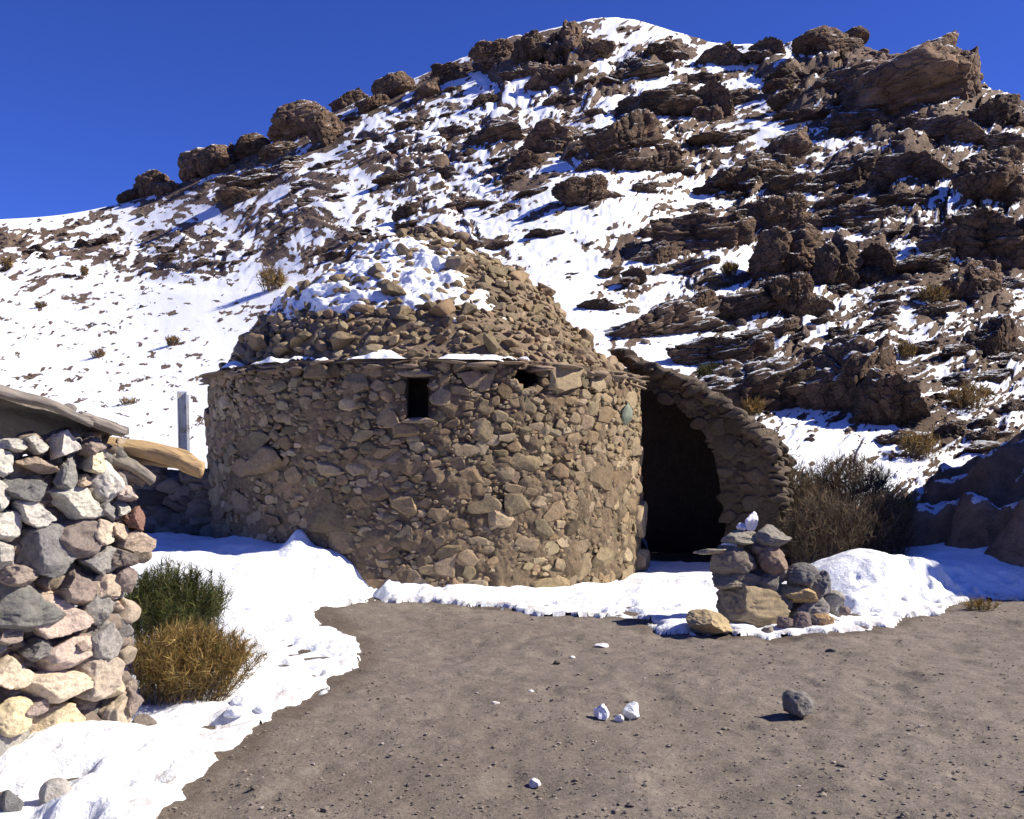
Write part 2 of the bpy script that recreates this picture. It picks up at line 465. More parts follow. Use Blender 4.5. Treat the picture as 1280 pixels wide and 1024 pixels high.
# ------------------------------------------------------------------ boulders on the hill
rr = np.random.default_rng(21)
BVAR = []
for i in range(14):
    Vs, Fs, n0 = [], [], 0
    for k in range(int(rr.integers(3, 7))):
        sub_ = 6 if k < 2 else 5
        V = rock_v(rr, sub_, int(rr.integers(10, 16)), .42, .85, .24, 1.8, layers=.05, cracks=.13)
        sc_ = np.array([1, 1, 1]) if k == 0 else rr.uniform(.32, .68, 3) * np.array([1.15, 1, .95])
        of_ = np.zeros(3) if k == 0 else np.array([rr.uniform(-.85, .85), rr.uniform(-.7, .1), rr.uniform(-.55, .35)])
        V = (V * sc_) @ rotm(rr.normal() * .2, rr.normal() * .25, rr.normal() * .4).T + of_
        Vs.append(V); Fs.append(ico(sub_)[1] + n0); n0 += len(V)
    V = np.vstack(Vs); lo_, hi_ = V.min(0), V.max(0); V = (V - (lo_ + hi_) / 2) / ((hi_ - lo_) / 2)
    BVAR.append(mesh_np('boulder', V, np.vstack(Fs), True))
for me_ in BVAR: me_.materials.append(M_crag)
SMOOTH = []
for i in range(6):
    V = rock_v(rr, 6, int(rr.integers(9, 14)), .50, .85, .20, 1.7, layers=.035, cracks=.10)
    me_ = mesh_np('boulder', V, ico(6)[1], True); me_.materials.append(M_bare); SMOOTH.append(me_)
BARE = []
for me_ in BVAR:
    m2 = me_.copy(); m2.materials.clear(); m2.materials.append(M_bare); BARE.append(m2)


def place_rock(name, px, row, wpx, hpx, label, group, var=None, rz=None, tilt=None, depth=None, bare=True, dY=0.0, sink=.25, smooth=False):
    p = vis_surf(px, row + hpx * .35)
    Y = p[1] + dY
    c = at(px, row, Y)
    W = wpx / F * Y / 2; H = hpx / F * Y / 2
    D = (depth if depth else max(W * .8, H * 1.3))
    var = int(rr.integers(0, 14)) if var is None else var
    o = bpy.data.objects.new(name, SMOOTH[var % 6] if smooth else (BARE if bare else BVAR)[var]); col.objects.link(o)
    o.location = c + np.array([0, D * .45, -H * .22])
    o.scale = (W * (1.35 if px < 460 and row < 240 else 1.27), D, H * (1.12 if px < 480 and row < 225 else 1.4))
    o.rotation_euler = (rr.uniform(-.12, .12), R(-9) + rr.uniform(-.10, .10) if tilt is None else tilt, rr.uniform(-.35, .35) if rz is None else rz)
    tag(o, label, 'boulder' if name == 'boulder' else 'rock outcrop', group)
    return o


OUT = [  # px,row,w,h,label,bare
    (187, 231, 46, 34, 'jagged dark little crag low on the left ridge, nearest the open sky', 1),
    (160, 244, 26, 14, 'small low rock at the far left tip of the ridge crags', 1),
    (208, 236, 24, 18, 'small dark rock between the jagged crag and the tall ridge knob', 1),
    (246, 203, 42, 52, 'tall rounded knob leaning left on the left ridge above the snowfield', 1),
    (270, 199, 40, 46, 'steep dark knob touching the leaning knob on the left ridge', 1),
    (292, 192, 22, 34, 'narrow upright rock between two bigger ridge knobs', 1),
    (311, 181, 40, 40, 'round topped brown knob at the right end of the left ridge row', 1),
    (371, 150, 72, 64, 'broad domed crag with smooth left flank on the ridge against the sky', 1),
    (408, 158, 52, 62, 'knobbly brown crag joined to the right side of the domed ridge crag', 1),
    (437, 122, 44, 28, 'low rock on the skyline just right of the domed crag', 1),
    (352, 186, 60, 26, 'dark sloping rock at the foot of the domed ridge crag', 1),
    (328, 218, 104, 38, 'long flat ledge of brown rock with snow lying along its top', 0),
    (300, 243, 50, 26, 'dark rock at the left end below the long snowy ledge', 1),
    (492, 108, 46, 36, 'pointed rock on the skyline between the domed crag and the summit', 1),
    (470, 128, 44, 26, 'squat brown rock below the pointed skyline rock', 1),
    (535, 112, 44, 32, 'rounded boulder on the skyline slope left of the summit crags', 1),
    (562, 92, 40, 26, 'small skyline rock at the left foot of the summit crags', 1),
    (622, 66, 56, 34, 'broad low crag leading up to the summit from the left', 1),
    (664, 60, 46, 38, 'blocky crag in the middle of the summit rocks', 1),
    (706, 58, 50, 58, 'tallest upright crag just left of the snowy summit', 1),
    (744, 64, 48, 40, 'brown crag directly under the snowy summit', 1),
    (694, 96, 66, 34, 'dark overhanging rock below the tallest summit crag', 1),
    (790, 84, 70, 34, 'wide flat rock below the right side of the snowy summit', 0),
    (832, 66, 44, 26, 'low rock on the right shoulder of the snowy summit', 0),
    (905, 70, 52, 34, 'brown rock on the skyline in the dip between summit and right crest', 1),
    (960, 62, 50, 26, 'flat snow dusted skyline rock left of the crest boulders', 0),
    (1036, 50, 80, 38, 'rounded crest boulder with a small knob on its right', 1),
    (1070, 44, 30, 20, 'small knob rising from the rounded crest boulder', 1),
    (1140, 96, 205, 104, 'huge smooth brown cliff block on the right crest, largest on the skyline', 1),
    (1200, 92, 84, 74, 'steep right hand end of the huge crest cliff with snow on top', 1),
    (1080, 100, 90, 46, 'sloping brown slab at the left end of the huge crest cliff', 0),
    (1252, 142, 70, 46, 'brown rock where the crest drops out of the right side', 1),
    (1195, 160, 100, 42, 'rounded ledge rock under the right end of the huge crest cliff', 0),
    (1075, 152, 80, 34, 'low brown ledge below the left end of the huge crest cliff', 0),
    (1085, 208, 90, 46, 'bulging rounded rock at the left of the long shaded ledge', 1),
    (1155, 206, 100, 50, 'bulging rounded rock at the right of the long shaded ledge', 1),
    (1248, 225, 80, 80, 'big dark block at the right edge below the crest', 1),
    (892, 130, 54, 50, 'dark block standing in the snow high above the doorway', 1),
    (990, 182, 70, 54, 'brown block below the crest, left of the rounded ledge rocks', 0),
    (940, 214, 96, 48, 'angular rock with snowy ledge in mid slope above the cairn', 0),
    (790, 168, 100, 58, 'large brown outcrop in mid slope below the summit', 0),
    (735, 240, 70, 44, 'dark rock at the top of the snowy gully', 1),
    (690, 175, 70, 40, 'brown rock in mid slope below the tallest summit crag', 0),
    (880, 292, 110, 52, 'wide tilted rock above the doorway with snow below it', 1),
    (985, 268, 70, 56, 'upper block of the tall dark rock pillar above the cairn', 1),
    (988, 318, 80, 68, 'middle block of the tall dark rock pillar above the cairn', 1),
    (996, 370, 66, 60, 'lowest block of the tall dark rock pillar, brown and lit', 1),
    (935, 380, 70, 38, 'rounded boulder in the snow at the left foot of the dark pillar', 1),
    (1052, 335, 56, 60, 'shaded rock to the right of the dark pillar', 1),
    (1100, 330, 54, 48, 'brown boulder right of the shaded rock by the pillar', 1),
    (826, 318, 60, 36, 'rounded boulder at the right side of the snowy gully', 1),
    (828, 404, 130, 44, 'long low slab of rock in the snow above the entrance passage', 0),
    (905, 440, 110, 46, 'snow streaked brown slab behind the long low slab', 0),
    (958, 486, 170, 84, 'big smooth brown rock rising behind the entrance passage', 1),
    (1076, 474, 136, 112, 'big rounded light brown boulder right of the snow channel', 1),
    (1125, 500, 76, 90, 'furrowed right half of the big rounded boulder by the channel', 1),
    (1250, 300, 90, 90, 'dark cliff block at the right edge in mid slope', 1),
    (1215, 355, 76, 60, 'shaded boulder left of the right edge cliff block', 1),
    (1252, 424, 70, 56, 'pinkish brown boulder at the right edge above the shaded bank', 1),
    (1185, 300, 60, 50, 'rounded boulder in mid slope below the bulging ledge', 1),
]
for (px, row, w_, h_, lab, bare) in OUT:
    sky_ = row - h_ / 2 < lin(px, RIDGE) + 10
    nm = 'rock_outcrop' if w_ * h_ > 2500 else 'boulder'
    place_rock(nm, px, row, w_, h_, lab, 'rocks of the snowy hillside', bare=bool(bare), smooth=any(k_ in lab for k_ in ('smooth', 'domed', 'rounded', 'knob ', 'bulging', 'end of the huge')))

COLS = [(-50, 60, 'above the shelter roof'), (60, 190, 'above the shelter logs'), (190, 265, 'above the metal post'), (265, 345, 'above the left eave of the hut'),
        (345, 440, 'above the snowy roof side'), (440, 545, 'above the hut window'), (545, 640, 'just right of the roof peak'), (640, 720, 'above the bare right roof'),
        (720, 800, 'above the right corner of the hut'), (800, 900, 'above the dark doorway'), (900, 985, 'above the cairn'), (985, 1060, 'above the tall brushwood'),
        (1060, 1140, 'above the low brushwood'), (1140, 1215, 'above the blue shaded snow'), (1215, 1340, 'above the shaded bank')]
ROWS = [(0, 110, 'just under the skyline'), (110, 165, 'high on the slope'), (165, 215, 'on the upper slope'), (215, 265, 'above mid slope'), (265, 315, 'in mid slope'),
        (315, 365, 'below mid slope'), (365, 430, 'on the lower slope'), (430, 700, 'near the hill foot')]
cand = []
taken = [(o[0], o[1], o[2], o[3]) for o in OUT]
tries = 0
while len(cand) < 190 and tries < 30000:
    tries += 1
    px = rr.uniform(10, 1275); row = rr.uniform(60, 560)
    if row < lin(px, RIDGE) + 14: continue
    if px < 800 and row > 330 + max(0, (px - 600)) * .8 and px > 330: continue
    if px < 330 and row > 350: continue
    if row > 520 and px < 1000: continue
    c_, s_ = cov_at(px, row)
    if rr.uniform() > (1 - c_) * 1.25 or s_ > .62: continue
    big = 1.0 if px > 560 else (.55 if px > 380 else .33)
    w_ = float(np.clip(rr.lognormal(3.72, .42), 20, 120)) * big; h_ = w_ * rr.uniform(.26, .55)
    if any(abs(px - t[0]) < (w_ + t[2]) * .34 and abs(row - t[1]) < (h_ + t[3]) * .36 for t in taken): continue
    taken.append((px, row, w_, h_)); cand.append((px, row, w_, h_))
cells = {}
for cnd in cand:
    ci = next(i for i, (a, b, _) in enumerate(COLS) if a <= cnd[0] < b); ri = next(i for i, (a, b, _) in enumerate(ROWS) if a <= cnd[1] < b)
    cells.setdefault((ci, ri), []).append(cnd)
for (ci, ri), lst in cells.items():
    lst.sort(key=lambda q: -q[2] * q[3])
    mx = {id(l): i for i, l in enumerate(lst)}
    xs = sorted(lst, key=lambda q: q[0])
    for i, q in enumerate(lst):
        if len(lst) == 1: who = 'lone'
        elif len(lst) == 2: who = ('larger', 'smaller')[i]
        elif len(lst) == 3: who = ('largest', 'mid sized', 'smallest')[i]
        else: who = ('largest', 'second largest', 'third largest', 'fourth largest', 'fifth largest', 'sixth largest', 'tiny')[min(i, 6)]
        place_rock('boulder', *q, f'{who} brown boulder {ROWS[ri][2]}, {COLS[ci][2]}', 'boulders scattered over the snowy hillside', bare=rr.uniform() < .6)

# scree: the uncountable small stones of the slope
sp = Soup()
scv = [rock_v(rr, 2, 7, .5, .9, .12) for _ in range(24)]
T1 = ico(1)[1]
k = 0
while k < 4800:
    px = rr.uniform(-30, 1310); row = rr.uniform(30, 570)
    if row < lin(px, RIDGE) + 3: continue
    c_, s_ = cov_at(px, row)
    if rr.uniform() > (1.04 - c_) or s_ > .75: continue
    if px < 800 and row > 400 and px > 330: continue
    p = surf(px, row); s = float(np.clip(rr.lognormal(.85, .45), 1.0, 8)) / F * p[1]
    Vr = scv[int(rr.integers(0, 24))] @ rotm(rr.uniform(-.4, .4), rr.uniform(-.4, .4), rr.uniform(0, 6)).T
    Vr = Vr * np.array([s, s, s * rr.uniform(.5, .8)]) + p + np.array([0, 0, s * .1])
    sp.add(Vr, ico(2)[1], vary((.135, .10, .078), rr, .25, .06)); k += 1
M_scree = mat_rock('scree_stone', (.8, .8, .8), (1, 1, 1), (1.15, 1.1, 1.05), dist=.05, scale=.8, tint=True, rnd=0, snow=1.25)
tag(sp.build('scree', M_scree, smooth=False), 'small brown stones strewn thickly over the snowy hillside', 'scree', kind='stuff')


# ------------------------------------------------------------------ near ground and snow
def axis(lo, hi, step, far, n):
    core = np.arange(lo, hi, step)
    g = np.geomspace(step * 1.2, far, n)
    return np.concatenate([(lo - g)[::-1], core, hi + g])

gx = axis(-5.2, 7.2, .027, 4000, 60); gy = axis(3.7, 12.5, .027, 4000, 60)
GX, GY = np.meshgrid(gx, gy, indexing='ij')
near = np.exp(-((GX - 1) / 14) ** 2 - ((GY - 8) / 14) ** 2)


def ground_z(x, y):
    return fbm(x * .5, y * .5, None, 5, 3) * .035 + fbm(x * 3.1, y * 3.1, None, 8, 3) * .026 - np.maximum(0, vnoise(x * 2.1 + 3, y * 1.6, None, 18) - .42) * .07

GZ = near * (ground_z(GX, GY) + fbm(GX * 11, GY * 11, None, 12, 4) * .012 - np.maximum(0, vnoise(GX * 7, GY * 7, None, 15) - .45) * .03) - .015
ii = np.arange(GX.size).reshape(GX.shape)
q = np.stack([ii[:-1, :-1], ii[1:, :-1], ii[1:, 1:], ii[:-1, 1:]], -1).reshape(-1, 4)
m = NT('bare_earth')
c = m.coord('Object')
n1_, n2_, n3_, n4_ = m.noise(c, .6, 5), m.noise(c, 5, 8, .65), m.noise(c, 38, 6, .7), m.noise(c, 120, 4, .7)
e = m.ramp(n1_, [(.3, (.150, .125, .102)), (.7, (.190, .160, .133))])
e = m.mix(1.0, e, m.ramp(n2_, [(.3, .78), (.5, 1.0), (.7, 1.18)]), 'MULTIPLY')
e = m.mix(1.0, e, m.ramp(n3_, [(.28, .62), (.5, 1.0), (.72, 1.4)]), 'MULTIPLY')
wet = m.ramp(m.math('ADD', m.attr('wet', 'Fac'), m.math('MULTIPLY', m.math('SUBTRACT', n2_, .5), .8)), [(.35, 0), (.8, 1)])
e = m.mix(wet, e, m.mix(1.0, e, (.62, .58, .55), 'MULTIPLY'))
m.color(e)
m.bump(m.math('ADD', m.math('ADD', m.math('MULTIPLY', n3_, .8), m.math('MULTIPLY', n4_, .35)), m.math('MULTIPLY', n2_, .8)), .8, .018)
GRID_Q, M_earth = q, m

HC = np.array([-1.25, 15.0]); HR = 3.10; EAVE = 2.75
# edge of the trodden earth, as pixels of the reference on flat ground
EDGE = [(150, 1100), (215, 1012), (262, 965), (335, 903), (372, 878), (398, 868), (432, 842), (468, 826), (452, 800), (428, 786), (400, 772), (412, 760), (470, 752), (540, 750), (620, 757), (700, 766),
        (760, 771), (800, 777), (812, 788), (870, 793), (960, 795), (1040, 792), (1085, 786), (1115, 776), (1160, 767), (1195, 750), (1250, 746), (1290, 750), (1400, 760), (1800, 790)]
EP = np.array([gnd(*p)[:2] for p in EDGE]); EP = np.vstack([[-3.0, 2.0], [-2.2, 2.6], EP[0:], [14, 6], [14, 2]])


def seg_sd(x, y, P):
    """signed distance to a closed polygon, positive outside"""
    d = np.full(x.shape, 1e9); ins = np.zeros(x.shape, bool)
    for i in range(len(P)):
        a = P[i]; b = P[(i + 1) % len(P)]
        ab = b - a; t = np.clip(((x - a[0]) * ab[0] + (y - a[1]) * ab[1]) / (ab @ ab), 0, 1)
        d = np.minimum(d, np.hypot(x - a[0] - t * ab[0], y - a[1] - t * ab[1]))
        cnd = (a[1] > y) != (b[1] > y)
        xi = (b[0] - a[0]) * (y - a[1]) / (b[1] - a[1] + 1e-12) + a[0]
        ins ^= cnd & (x < xi)
    return np.where(ins, -d, d)


gsd = seg_sd(GX, GY, EP) + .12 * fbm(GX * 2, GY * 2, None, 161, 3)
wet = sstep(-.32, .05, gsd) * .75 + sstep(.15, .5, fbm(GX * .7, GY * .7, None, 163, 4)) * .45
tag(link('ground', mesh_np('ground', np.stack([GX, GY, GZ], -1).reshape(-1, 3), GRID_Q, True, {'wet': ('FLOAT', wet.ravel())}), M_earth.m), kind='structure')


def snow_h(x, y):
    """depth of the settled snow"""
    h = .05 + .05 * fbm(x * .8, y * .8, None, 51, 3)
    h = h + .36 * sstep(8.4, 12.4, y) * sstep(-.7, -2.6, x) + .16 * sstep(10.5, 12.2, y) * sstep(.6, -1.2, x)
    # drift under the brushwood, small peak against the hut, banks by the shelter
    for (a, b, am, rx, ry) in [(4.35, 11.7, .25, .8, .9), (4.1, 12.4, .27, .8, .8), (5.3, 12.4, .20, .9, 1.2), (-2.56, 12.05, .20, .13, .25), (-3.1, 12.9, .12, .5, .5), (-1.95, 7.1, .12, .3, .55), (2.5, 13.2, .1, .5, .7),
                               (1.7, 11.6, .10, .5, .5), (7.2, 14.5, .7, 1.6, 2.0), (6.2, 16.5, .5, 1.4, 1.5), (-2.3, 5.6, .10, .4, .4)]:
        h = h + am * np.exp(-((x - a) / rx) ** 2 - ((y - b) / ry) ** 2)
    h = h + .35 * sstep(13.5, 19, y)
    h = h * (1 - .85 * np.exp(-((x - 2.5) / .75) ** 2 - ((y - 9.75) / .55) ** 2))
    return h

sx = axis(-4.6, 6.4, .032, 25, 34); sy = axis(3.9, 13.8, .032, 9.5, 60)
sy = sy[sy > 2.6]
SX, SY = np.meshgrid(sx, sy, indexing='ij')
sdv = seg_sd(SX, SY, EP)
jag = fbm(SX * 3.0, SY * 1.7, None, 41, 4) * .14 + fbm(SX * 10, SY * 6, None, 43, 4) * .11 + fbm(SX * .9, SY * .6, None, 45, 2) * .10
s2 = sdv + jag * np.clip(SY / 8, .5, 1.4)
s2 = s2 - 7 * np.exp(-((SX - .35 * (SY - 15.2) - 2.40) / 1.40) ** 6 - ((SY - 16.9) / 2.2) ** 6)     # bare floor of the passage
lump = (fbm(SX * 2.2, SY * 2.2, None, 47, 3) * .050 + fbm(SX * 8, SY * 8, None, 49, 3) * .012) * (1 - .35 * sstep(7, 9, SY))
# trodden hollows and pitted melt in the sheet near the earth
pits = np.maximum(0, fbm(SX * 4.5, SY * 3.2, None, 53, 3) - .12) * .20 * sstep(1.6, .2, s2) + np.maximum(0, fbm(SX * 7, SY * 7, None, 57, 3) - .10) * .16 * sstep(7.2, 5.0, SY)
edge_t = (1 - np.exp(-np.maximum(s2, 0) / .04)) * .038
SH = edge_t + sstep(.0, .9, s2) * (snow_h(SX, SY) - .05) + lump * sstep(0, .25, s2) * (1 - .7 * np.exp(-((SX - 2.5) / .7) ** 2 - ((SY - 9.75) / .6) ** 2)) * (1 + .9 * sstep(7.5, 5, SY)) - pits * sstep(.02, .2, s2) - np.maximum(0, fbm(SX * 2.6, SY * 2.0, None, 59, 4) - .20) * .30 * sstep(.9, .15, s2) * sstep(5.6, 7.5, SY)
for (a_b, b_b) in ((4.2, 11.7), (3.6, 11.4), (4.9, 11.9)):
    SH = SH + fbm(SX * 3.5, SY * 3.5, None, 58, 4) * .04 * np.exp(-((SX - a_b) / .6) ** 2 - ((SY - b_b) / .8) ** 2)
SZ = ground_z(SX, SY) * np.exp(-((SX - 1) / 14) ** 2 - ((SY - 8) / 14) ** 2) + np.where(s2 > 0, np.maximum(SH, -.04), -.06)
hole = np.hypot(SX - HC[0], SY - HC[1]) < HR - .35
keep = (s2 > -.05) & ~hole
ii = np.arange(SX.size).reshape(SX.shape)
km = keep[:-1, :-1] & keep[1:, 1:] & keep[1:, :-1] & keep[:-1, 1:]
q = np.stack([ii[:-1, :-1], ii[1:, :-1], ii[1:, 1:], ii[:-1, 1:]], -1)[km]
used = np.unique(q); rem = np.full(SX.size, -1); rem[used] = np.arange(len(used))
dirt = np.clip(sstep(.30, .0, s2 + .12 * fbm(SX * 9, SY * 6, None, 151, 3)) * .85 + sstep(.10, .42, fbm(SX * 3.2, SY * 2.4, None, 153, 4)) * sstep(1.6, .2, s2) * .6
               + sstep(.0, .04, pits * sstep(7.2, 5, SY)) * .55, 0, 1)
M_snow_near = NT('settled_snow'); c = M_snow_near.coord('Object')
d1 = M_snow_near.noise(c, 14, 7, .7); d2 = M_snow_near.noise(c, 26, 6, .65); d3 = M_snow_near.noise(c, 6, 4)
df = M_snow_near.ramp(M_snow_near.math('MULTIPLY', M_snow_near.attr('dirt', 'Fac'), M_snow_near.ramp(d1, [(.35, .1), (.65, 1.0)])), [(.12, 0), (.75, .62)])
M_snow_near.color(M_snow_near.mix(df, (.81, .83, .855), (.27, .225, .18)))
M_snow_near.bump(M_snow_near.math('ADD', M_snow_near.math('MULTIPLY', d2, .5), d3), .7, .05)
M_snow_near.b.inputs['Roughness'].default_value = .65
tag(link('snow', mesh_np('snow', np.stack([SX, SY, SZ], -1).reshape(-1, 3)[used], rem[q], True, {'dirt': ('FLOAT', dirt.ravel()[used])}), M_snow_near.m),
    'settled white snow round the hut and the trodden earth', 'snow', kind='stuff')


def sheet_z(x, y):
    i = int(np.argmin(np.abs(sx - x))); j = int(np.argmin(np.abs(sy - y)))
    return float(max(SZ[i, j], ground_z(np.array([x]), np.array([y]))[0] - .015))


# gravel on the earth
gr = Soup(); rg = np.random.default_rng(5)
gv = [rock_v(rg, 1, 4, .6, .95, 0) for _ in range(16)]
k = 0
while k < 3400:
    row = rg.uniform(748, 1040); px = rg.uniform(150, 1330)
    p = gnd(px, row)
    if seg_sd(p[:1], p[1:2], EP)[0] > .05: continue
    s = float(np.clip(rg.lognormal(-5.2, .42), .003, .022))
    z = float(ground_z(p[:1], p[1:2])[0]) - .012
    c_ = vary((.20, .168, .138), rg, .18, .03) if rg.uniform() < .955 else vary((.36, .31, .28), rg, .12)
    gr.add((gv[int(rg.integers(0, 16))] @ rotm(0, 0, rg.uniform(0, 6)).T) * np.array([s, s, s * .65]) + np.array([p[0], p[1], z]), T1, c_); k += 1
tag(gr.build('gravel', M_gravel, smooth=False), 'fine brown grit and pebbles on the trodden earth', 'gravel', kind='stuff')


# ------------------------------------------------------------------ round stone hut
def pack(rng, w_, h_, sizes, asp, tries, ok=None, gap=.56):
    """dart throwing of stones, largest first, on a w x h strip that wraps in x"""
    out = np.zeros((0, 4))
    for (s0, s1, n) in sizes:
        for _ in range(n):
            a = rng.uniform(s0, s1) / 2 * rng.uniform(.85, 1.3); b = a / rng.uniform(*asp)
            x = rng.uniform(0, w_); y = rng.uniform(0, h_)
            if ok is not None and not ok(x, y, a, b): continue
            if len(out):
                dx = np.abs(out[:, 0] - x); dx = np.minimum(dx, w_ - dx)
                if np.any((dx / (out[:, 2] + a)) ** 2.4 + (np.abs(out[:, 1] - y) / (out[:, 3] + b)) ** 2.4 < gap): continue
            out = np.vstack([out, [x, y, a, b]])
    return out

hut = thing('stone_hut', 'round stone hut with stepped conical rubble roof, patched with snow, behind the bare earth', 'hut', (HC[0], HC[1], 0))
HL = -np.array([HC[0], HC[1], 0])       # world to hut space
rh = np.random.default_rng(11)


def wall_angle(px):
    a = (px - CX) / F
    A = a * a + 1; B = -2 * (a * HC[0] + HC[1]); C_ = HC @ HC - HR * HR
    Y = (-B - math.sqrt(B * B - 4 * A * C_)) / (2 * A)
    return math.atan2(Y - HC[1], a * Y - HC[0]), Y


def hole_rect(px0, px1, r0, r1):
    t0, y0 = wall_angle(px0); t1, y1 = wall_angle(px1); Y = (y0 + y1) / 2
    return t0, t1, EYE - (r1 - HY) / F * Y, EYE - (r0 - HY) / F * Y

HOLES = [hole_rect(509, 535, 472, 523), hole_rect(641, 679, 462, 487)]
nA, nZ = 1100, 150
ang = np.linspace(-math.pi, math.pi, nA); zz = np.linspace(-.15, EAVE + .05, nZ)
for (t0, t1, z0, z1) in HOLES:          # snap rows and columns to the openings
    for v, arr in ((t0, ang), (t1, ang), (z0, zz), (z1, zz)):
        arr[np.argmin(np.abs(arr - v))] = v
AN, ZN = np.meshgrid(ang, zz, indexing='ij')


def wall_r(t, z):
    return HR + .02 * (1 - z / EAVE) * 2 + fbm(np.cos(t) * 2 + 9, np.sin(t) * 2, z * .7, 61, 3) * .05 + fbm(np.cos(t) * 14, np.sin(t) * 14, z * 4.5, 63, 5, .6) * .085

RW = wall_r(AN, ZN)
PW = np.stack([RW * np.cos(AN), RW * np.sin(AN), ZN], -1)
ca = (ang[:-1] + ang[1:]) / 2; cz = (zz[:-1] + zz[1:]) / 2
CA, CZ = np.meshgrid(ca, cz, indexing='ij')
msk = np.ones(CA.shape, bool)
for (t0, t1, z0, z1) in HOLES:
    msk &= ~((CA > t0) & (CA < t1) & (CZ > z0) & (CZ < z1))
wl = Soup()
mort = np.array((.165, .122, .08))
mn = fbm(AN * 5, ZN * 2.0, None, 67, 4)
wl.grid(PW, np.clip(mort * (1 + .28 * mn[..., None]), .03, .9), msk)
T2 = ico(2)[1]; T3 = ico(3)[1]; T4 = ico(4)[1]
PAL = [(.31, .235, .145), (.34, .265, .17), (.28, .205, .125), (.33, .26, .17), (.40, .315, .21), (.26, .20, .13), (.31, .22, .135), (.285, .225, .14)]


def wok(x, y, a, b):
    t = x / HR - math.pi
    for (t0, t1, z0, z1) in HOLES:
        if t0 - a * .85 / HR < t < t1 + a * .85 / HR and z0 - b * .8 < y < z1 + b * .8: return False
    return y < EAVE - .02 and y - b > -.2


def big_ok(x, y, a, b): return wok(x, y, a, b) and (y < 1.5 or rh.uniform() < .35)
Wc = 2 * math.pi * HR
pk = pack(rh, Wc, EAVE, [(.36, .62, 190), (.22, .36, 700)], (1.3, 2.1), 0, big_ok)
def pack_more(base, sizes, asp, okf, w_, h_):
    out = base
    for (s0, s1, n) in sizes:
        for _ in range(n):
            a = rh.uniform(s0, s1) / 2 * rh.uniform(.85, 1.3); b = a / rh.uniform(*asp)
            x = rh.uniform(0, w_); y = rh.uniform(0, h_)
            if not okf(x, y, a, b): continue
            dx = np.abs(out[:, 0] - x); dx = np.minimum(dx, w_ - dx)
            if np.any((dx / (out[:, 2] + a)) ** 2.4 + (np.abs(out[:, 1] - y) / (out[:, 3] + b)) ** 2.4 < .46): continue
            out = np.vstack([out, [x, y, a, b]])
    return out
pk = pack_more(pk, [(.13, .24, 9000), (.07, .13, 12000), (.045, .08, 12000)], (1.05, 2.0), wok, Wc, EAVE)
print('hut wall stones', len(pk))


def set_stone(soup, rng, P, nrm, tan, up, a, b, d, sub, color, roll=.15, out=.35, planes=13):
    """stone bedded in a surface: a along tan, b along up, d along the normal"""
    V = rock_v(rng, sub, planes, .48, .84, .10, 1.8, flat=(0, 0, 1))
    V = V * np.array([a, b, d])
    r = rng.normal() * roll
    V = V @ rotm(rng.normal() * .08, rng.normal() * .08, r).T
    M = np.stack([tan, up, nrm])
    soup.add(V @ M + P + nrm * d * (out - .5), ico(sub)[1], color)

for (x, y, a, b) in pk:
    t = x / HR - math.pi
    n = np.array([math.cos(t), math.sin(t), 0]); tn = np.array([-math.sin(t), math.cos(t), 0]); up = np.array([0, 0, 1.0])
    r = HR + .03 + float(fbm(np.array([math.cos(t) * 2 + 9]), np.array([math.sin(t) * 2]), np.array([y * .7]), 61, 3)[0]) * .05
    front = math.sin(t) < .25
    sub = (5 if a > .17 else 4 if a > .07 else 3) if front else 2
    c_ = vary(PAL[int(rh.integers(0, len(PAL)))], rh, .17, .04) * .80
    if y < 1.1 and a > .1 and rh.uniform() < .45: c_ = c_ * 1.25
    d = min(a, b) * rh.uniform(.48, .75)
    set_stone(wl, rh, n * (r - .022) + up * y, n, tn, up, a * 1.12, b * 1.16, max(d, .05), sub, c_, out=rh.uniform(.36, .70))
t, Yg = wall_angle(779)
n = np.array([math.cos(t), math.sin(t), 0])
set_stone(wl, rh, n * (HR + .05) + np.array([0, 0, 1]) * (EYE - (517 - HY) / F * Yg), n, np.array([-n[1], n[0], 0]), np.array([0, 0, 1.]), .17, .17, .05, 3, (.20, .23, .18), out=.7)
wl.build('wall', M_mason, hut)

M_dark = mat_rock('unlit_interior', (.035, .028, .022), (.055, .043, .034), (.075, .06, .046), dist=.01, scale=2, rnd=0)  # near-black colour stands in for the unlit hut interior
for hi, (t0, t1, z0, z1) in enumerate(HOLES):
    rv = Soup(); dp = .55
    rad = np.linspace(HR + .03, HR - dp, 8)
    A = lambda t, z: np.stack([np.stack([rad * math.cos(t), rad * math.sin(t), np.full(8, z)], -1)])[0]
    c4 = [A(t0, z0), A(t1, z0), A(t1, z1), A(t0, z1), A(t0, z0)]
    rv.grid(np.stack(c4), (1, 1, 1))
    bk = np.array([[c4[0][-1], c4[1][-1]], [c4[3][-1], c4[2][-1]]])
    rv.grid(bk, (1, 1, 1))
    wn = rv.build('window' if hi == 0 else 'vent_hole', M_dark, hut)
    lt = Soup(); tm = (t0 + t1) / 2
    n = np.array([math.cos(tm), math.sin(tm), 0]); tn = np.array([-n[1], n[0], 0]); wd = (t1 - t0) * HR / 2
    if hi == 0:
        set_stone(lt, rh, n * (HR + .035) + np.array([0, 0, z0 - .03]), n, tn, np.array([0, 0, 1.]), wd * 1.7, .04, .06, 3, (.27, .215, .16), roll=.02, out=.8)
        lt.build('sill', M_mason, wn)
        lt = Soup()
        set_stone(lt, rh, n * (HR + .03) + np.array([0, 0, z1 + .05]), n, tn, np.array([0, 0, 1.]), wd * 2.0, .055, .07, 3, (.24, .19, .14), roll=.02, out=.7)
        lt.build('lintel', M_mason, wn)

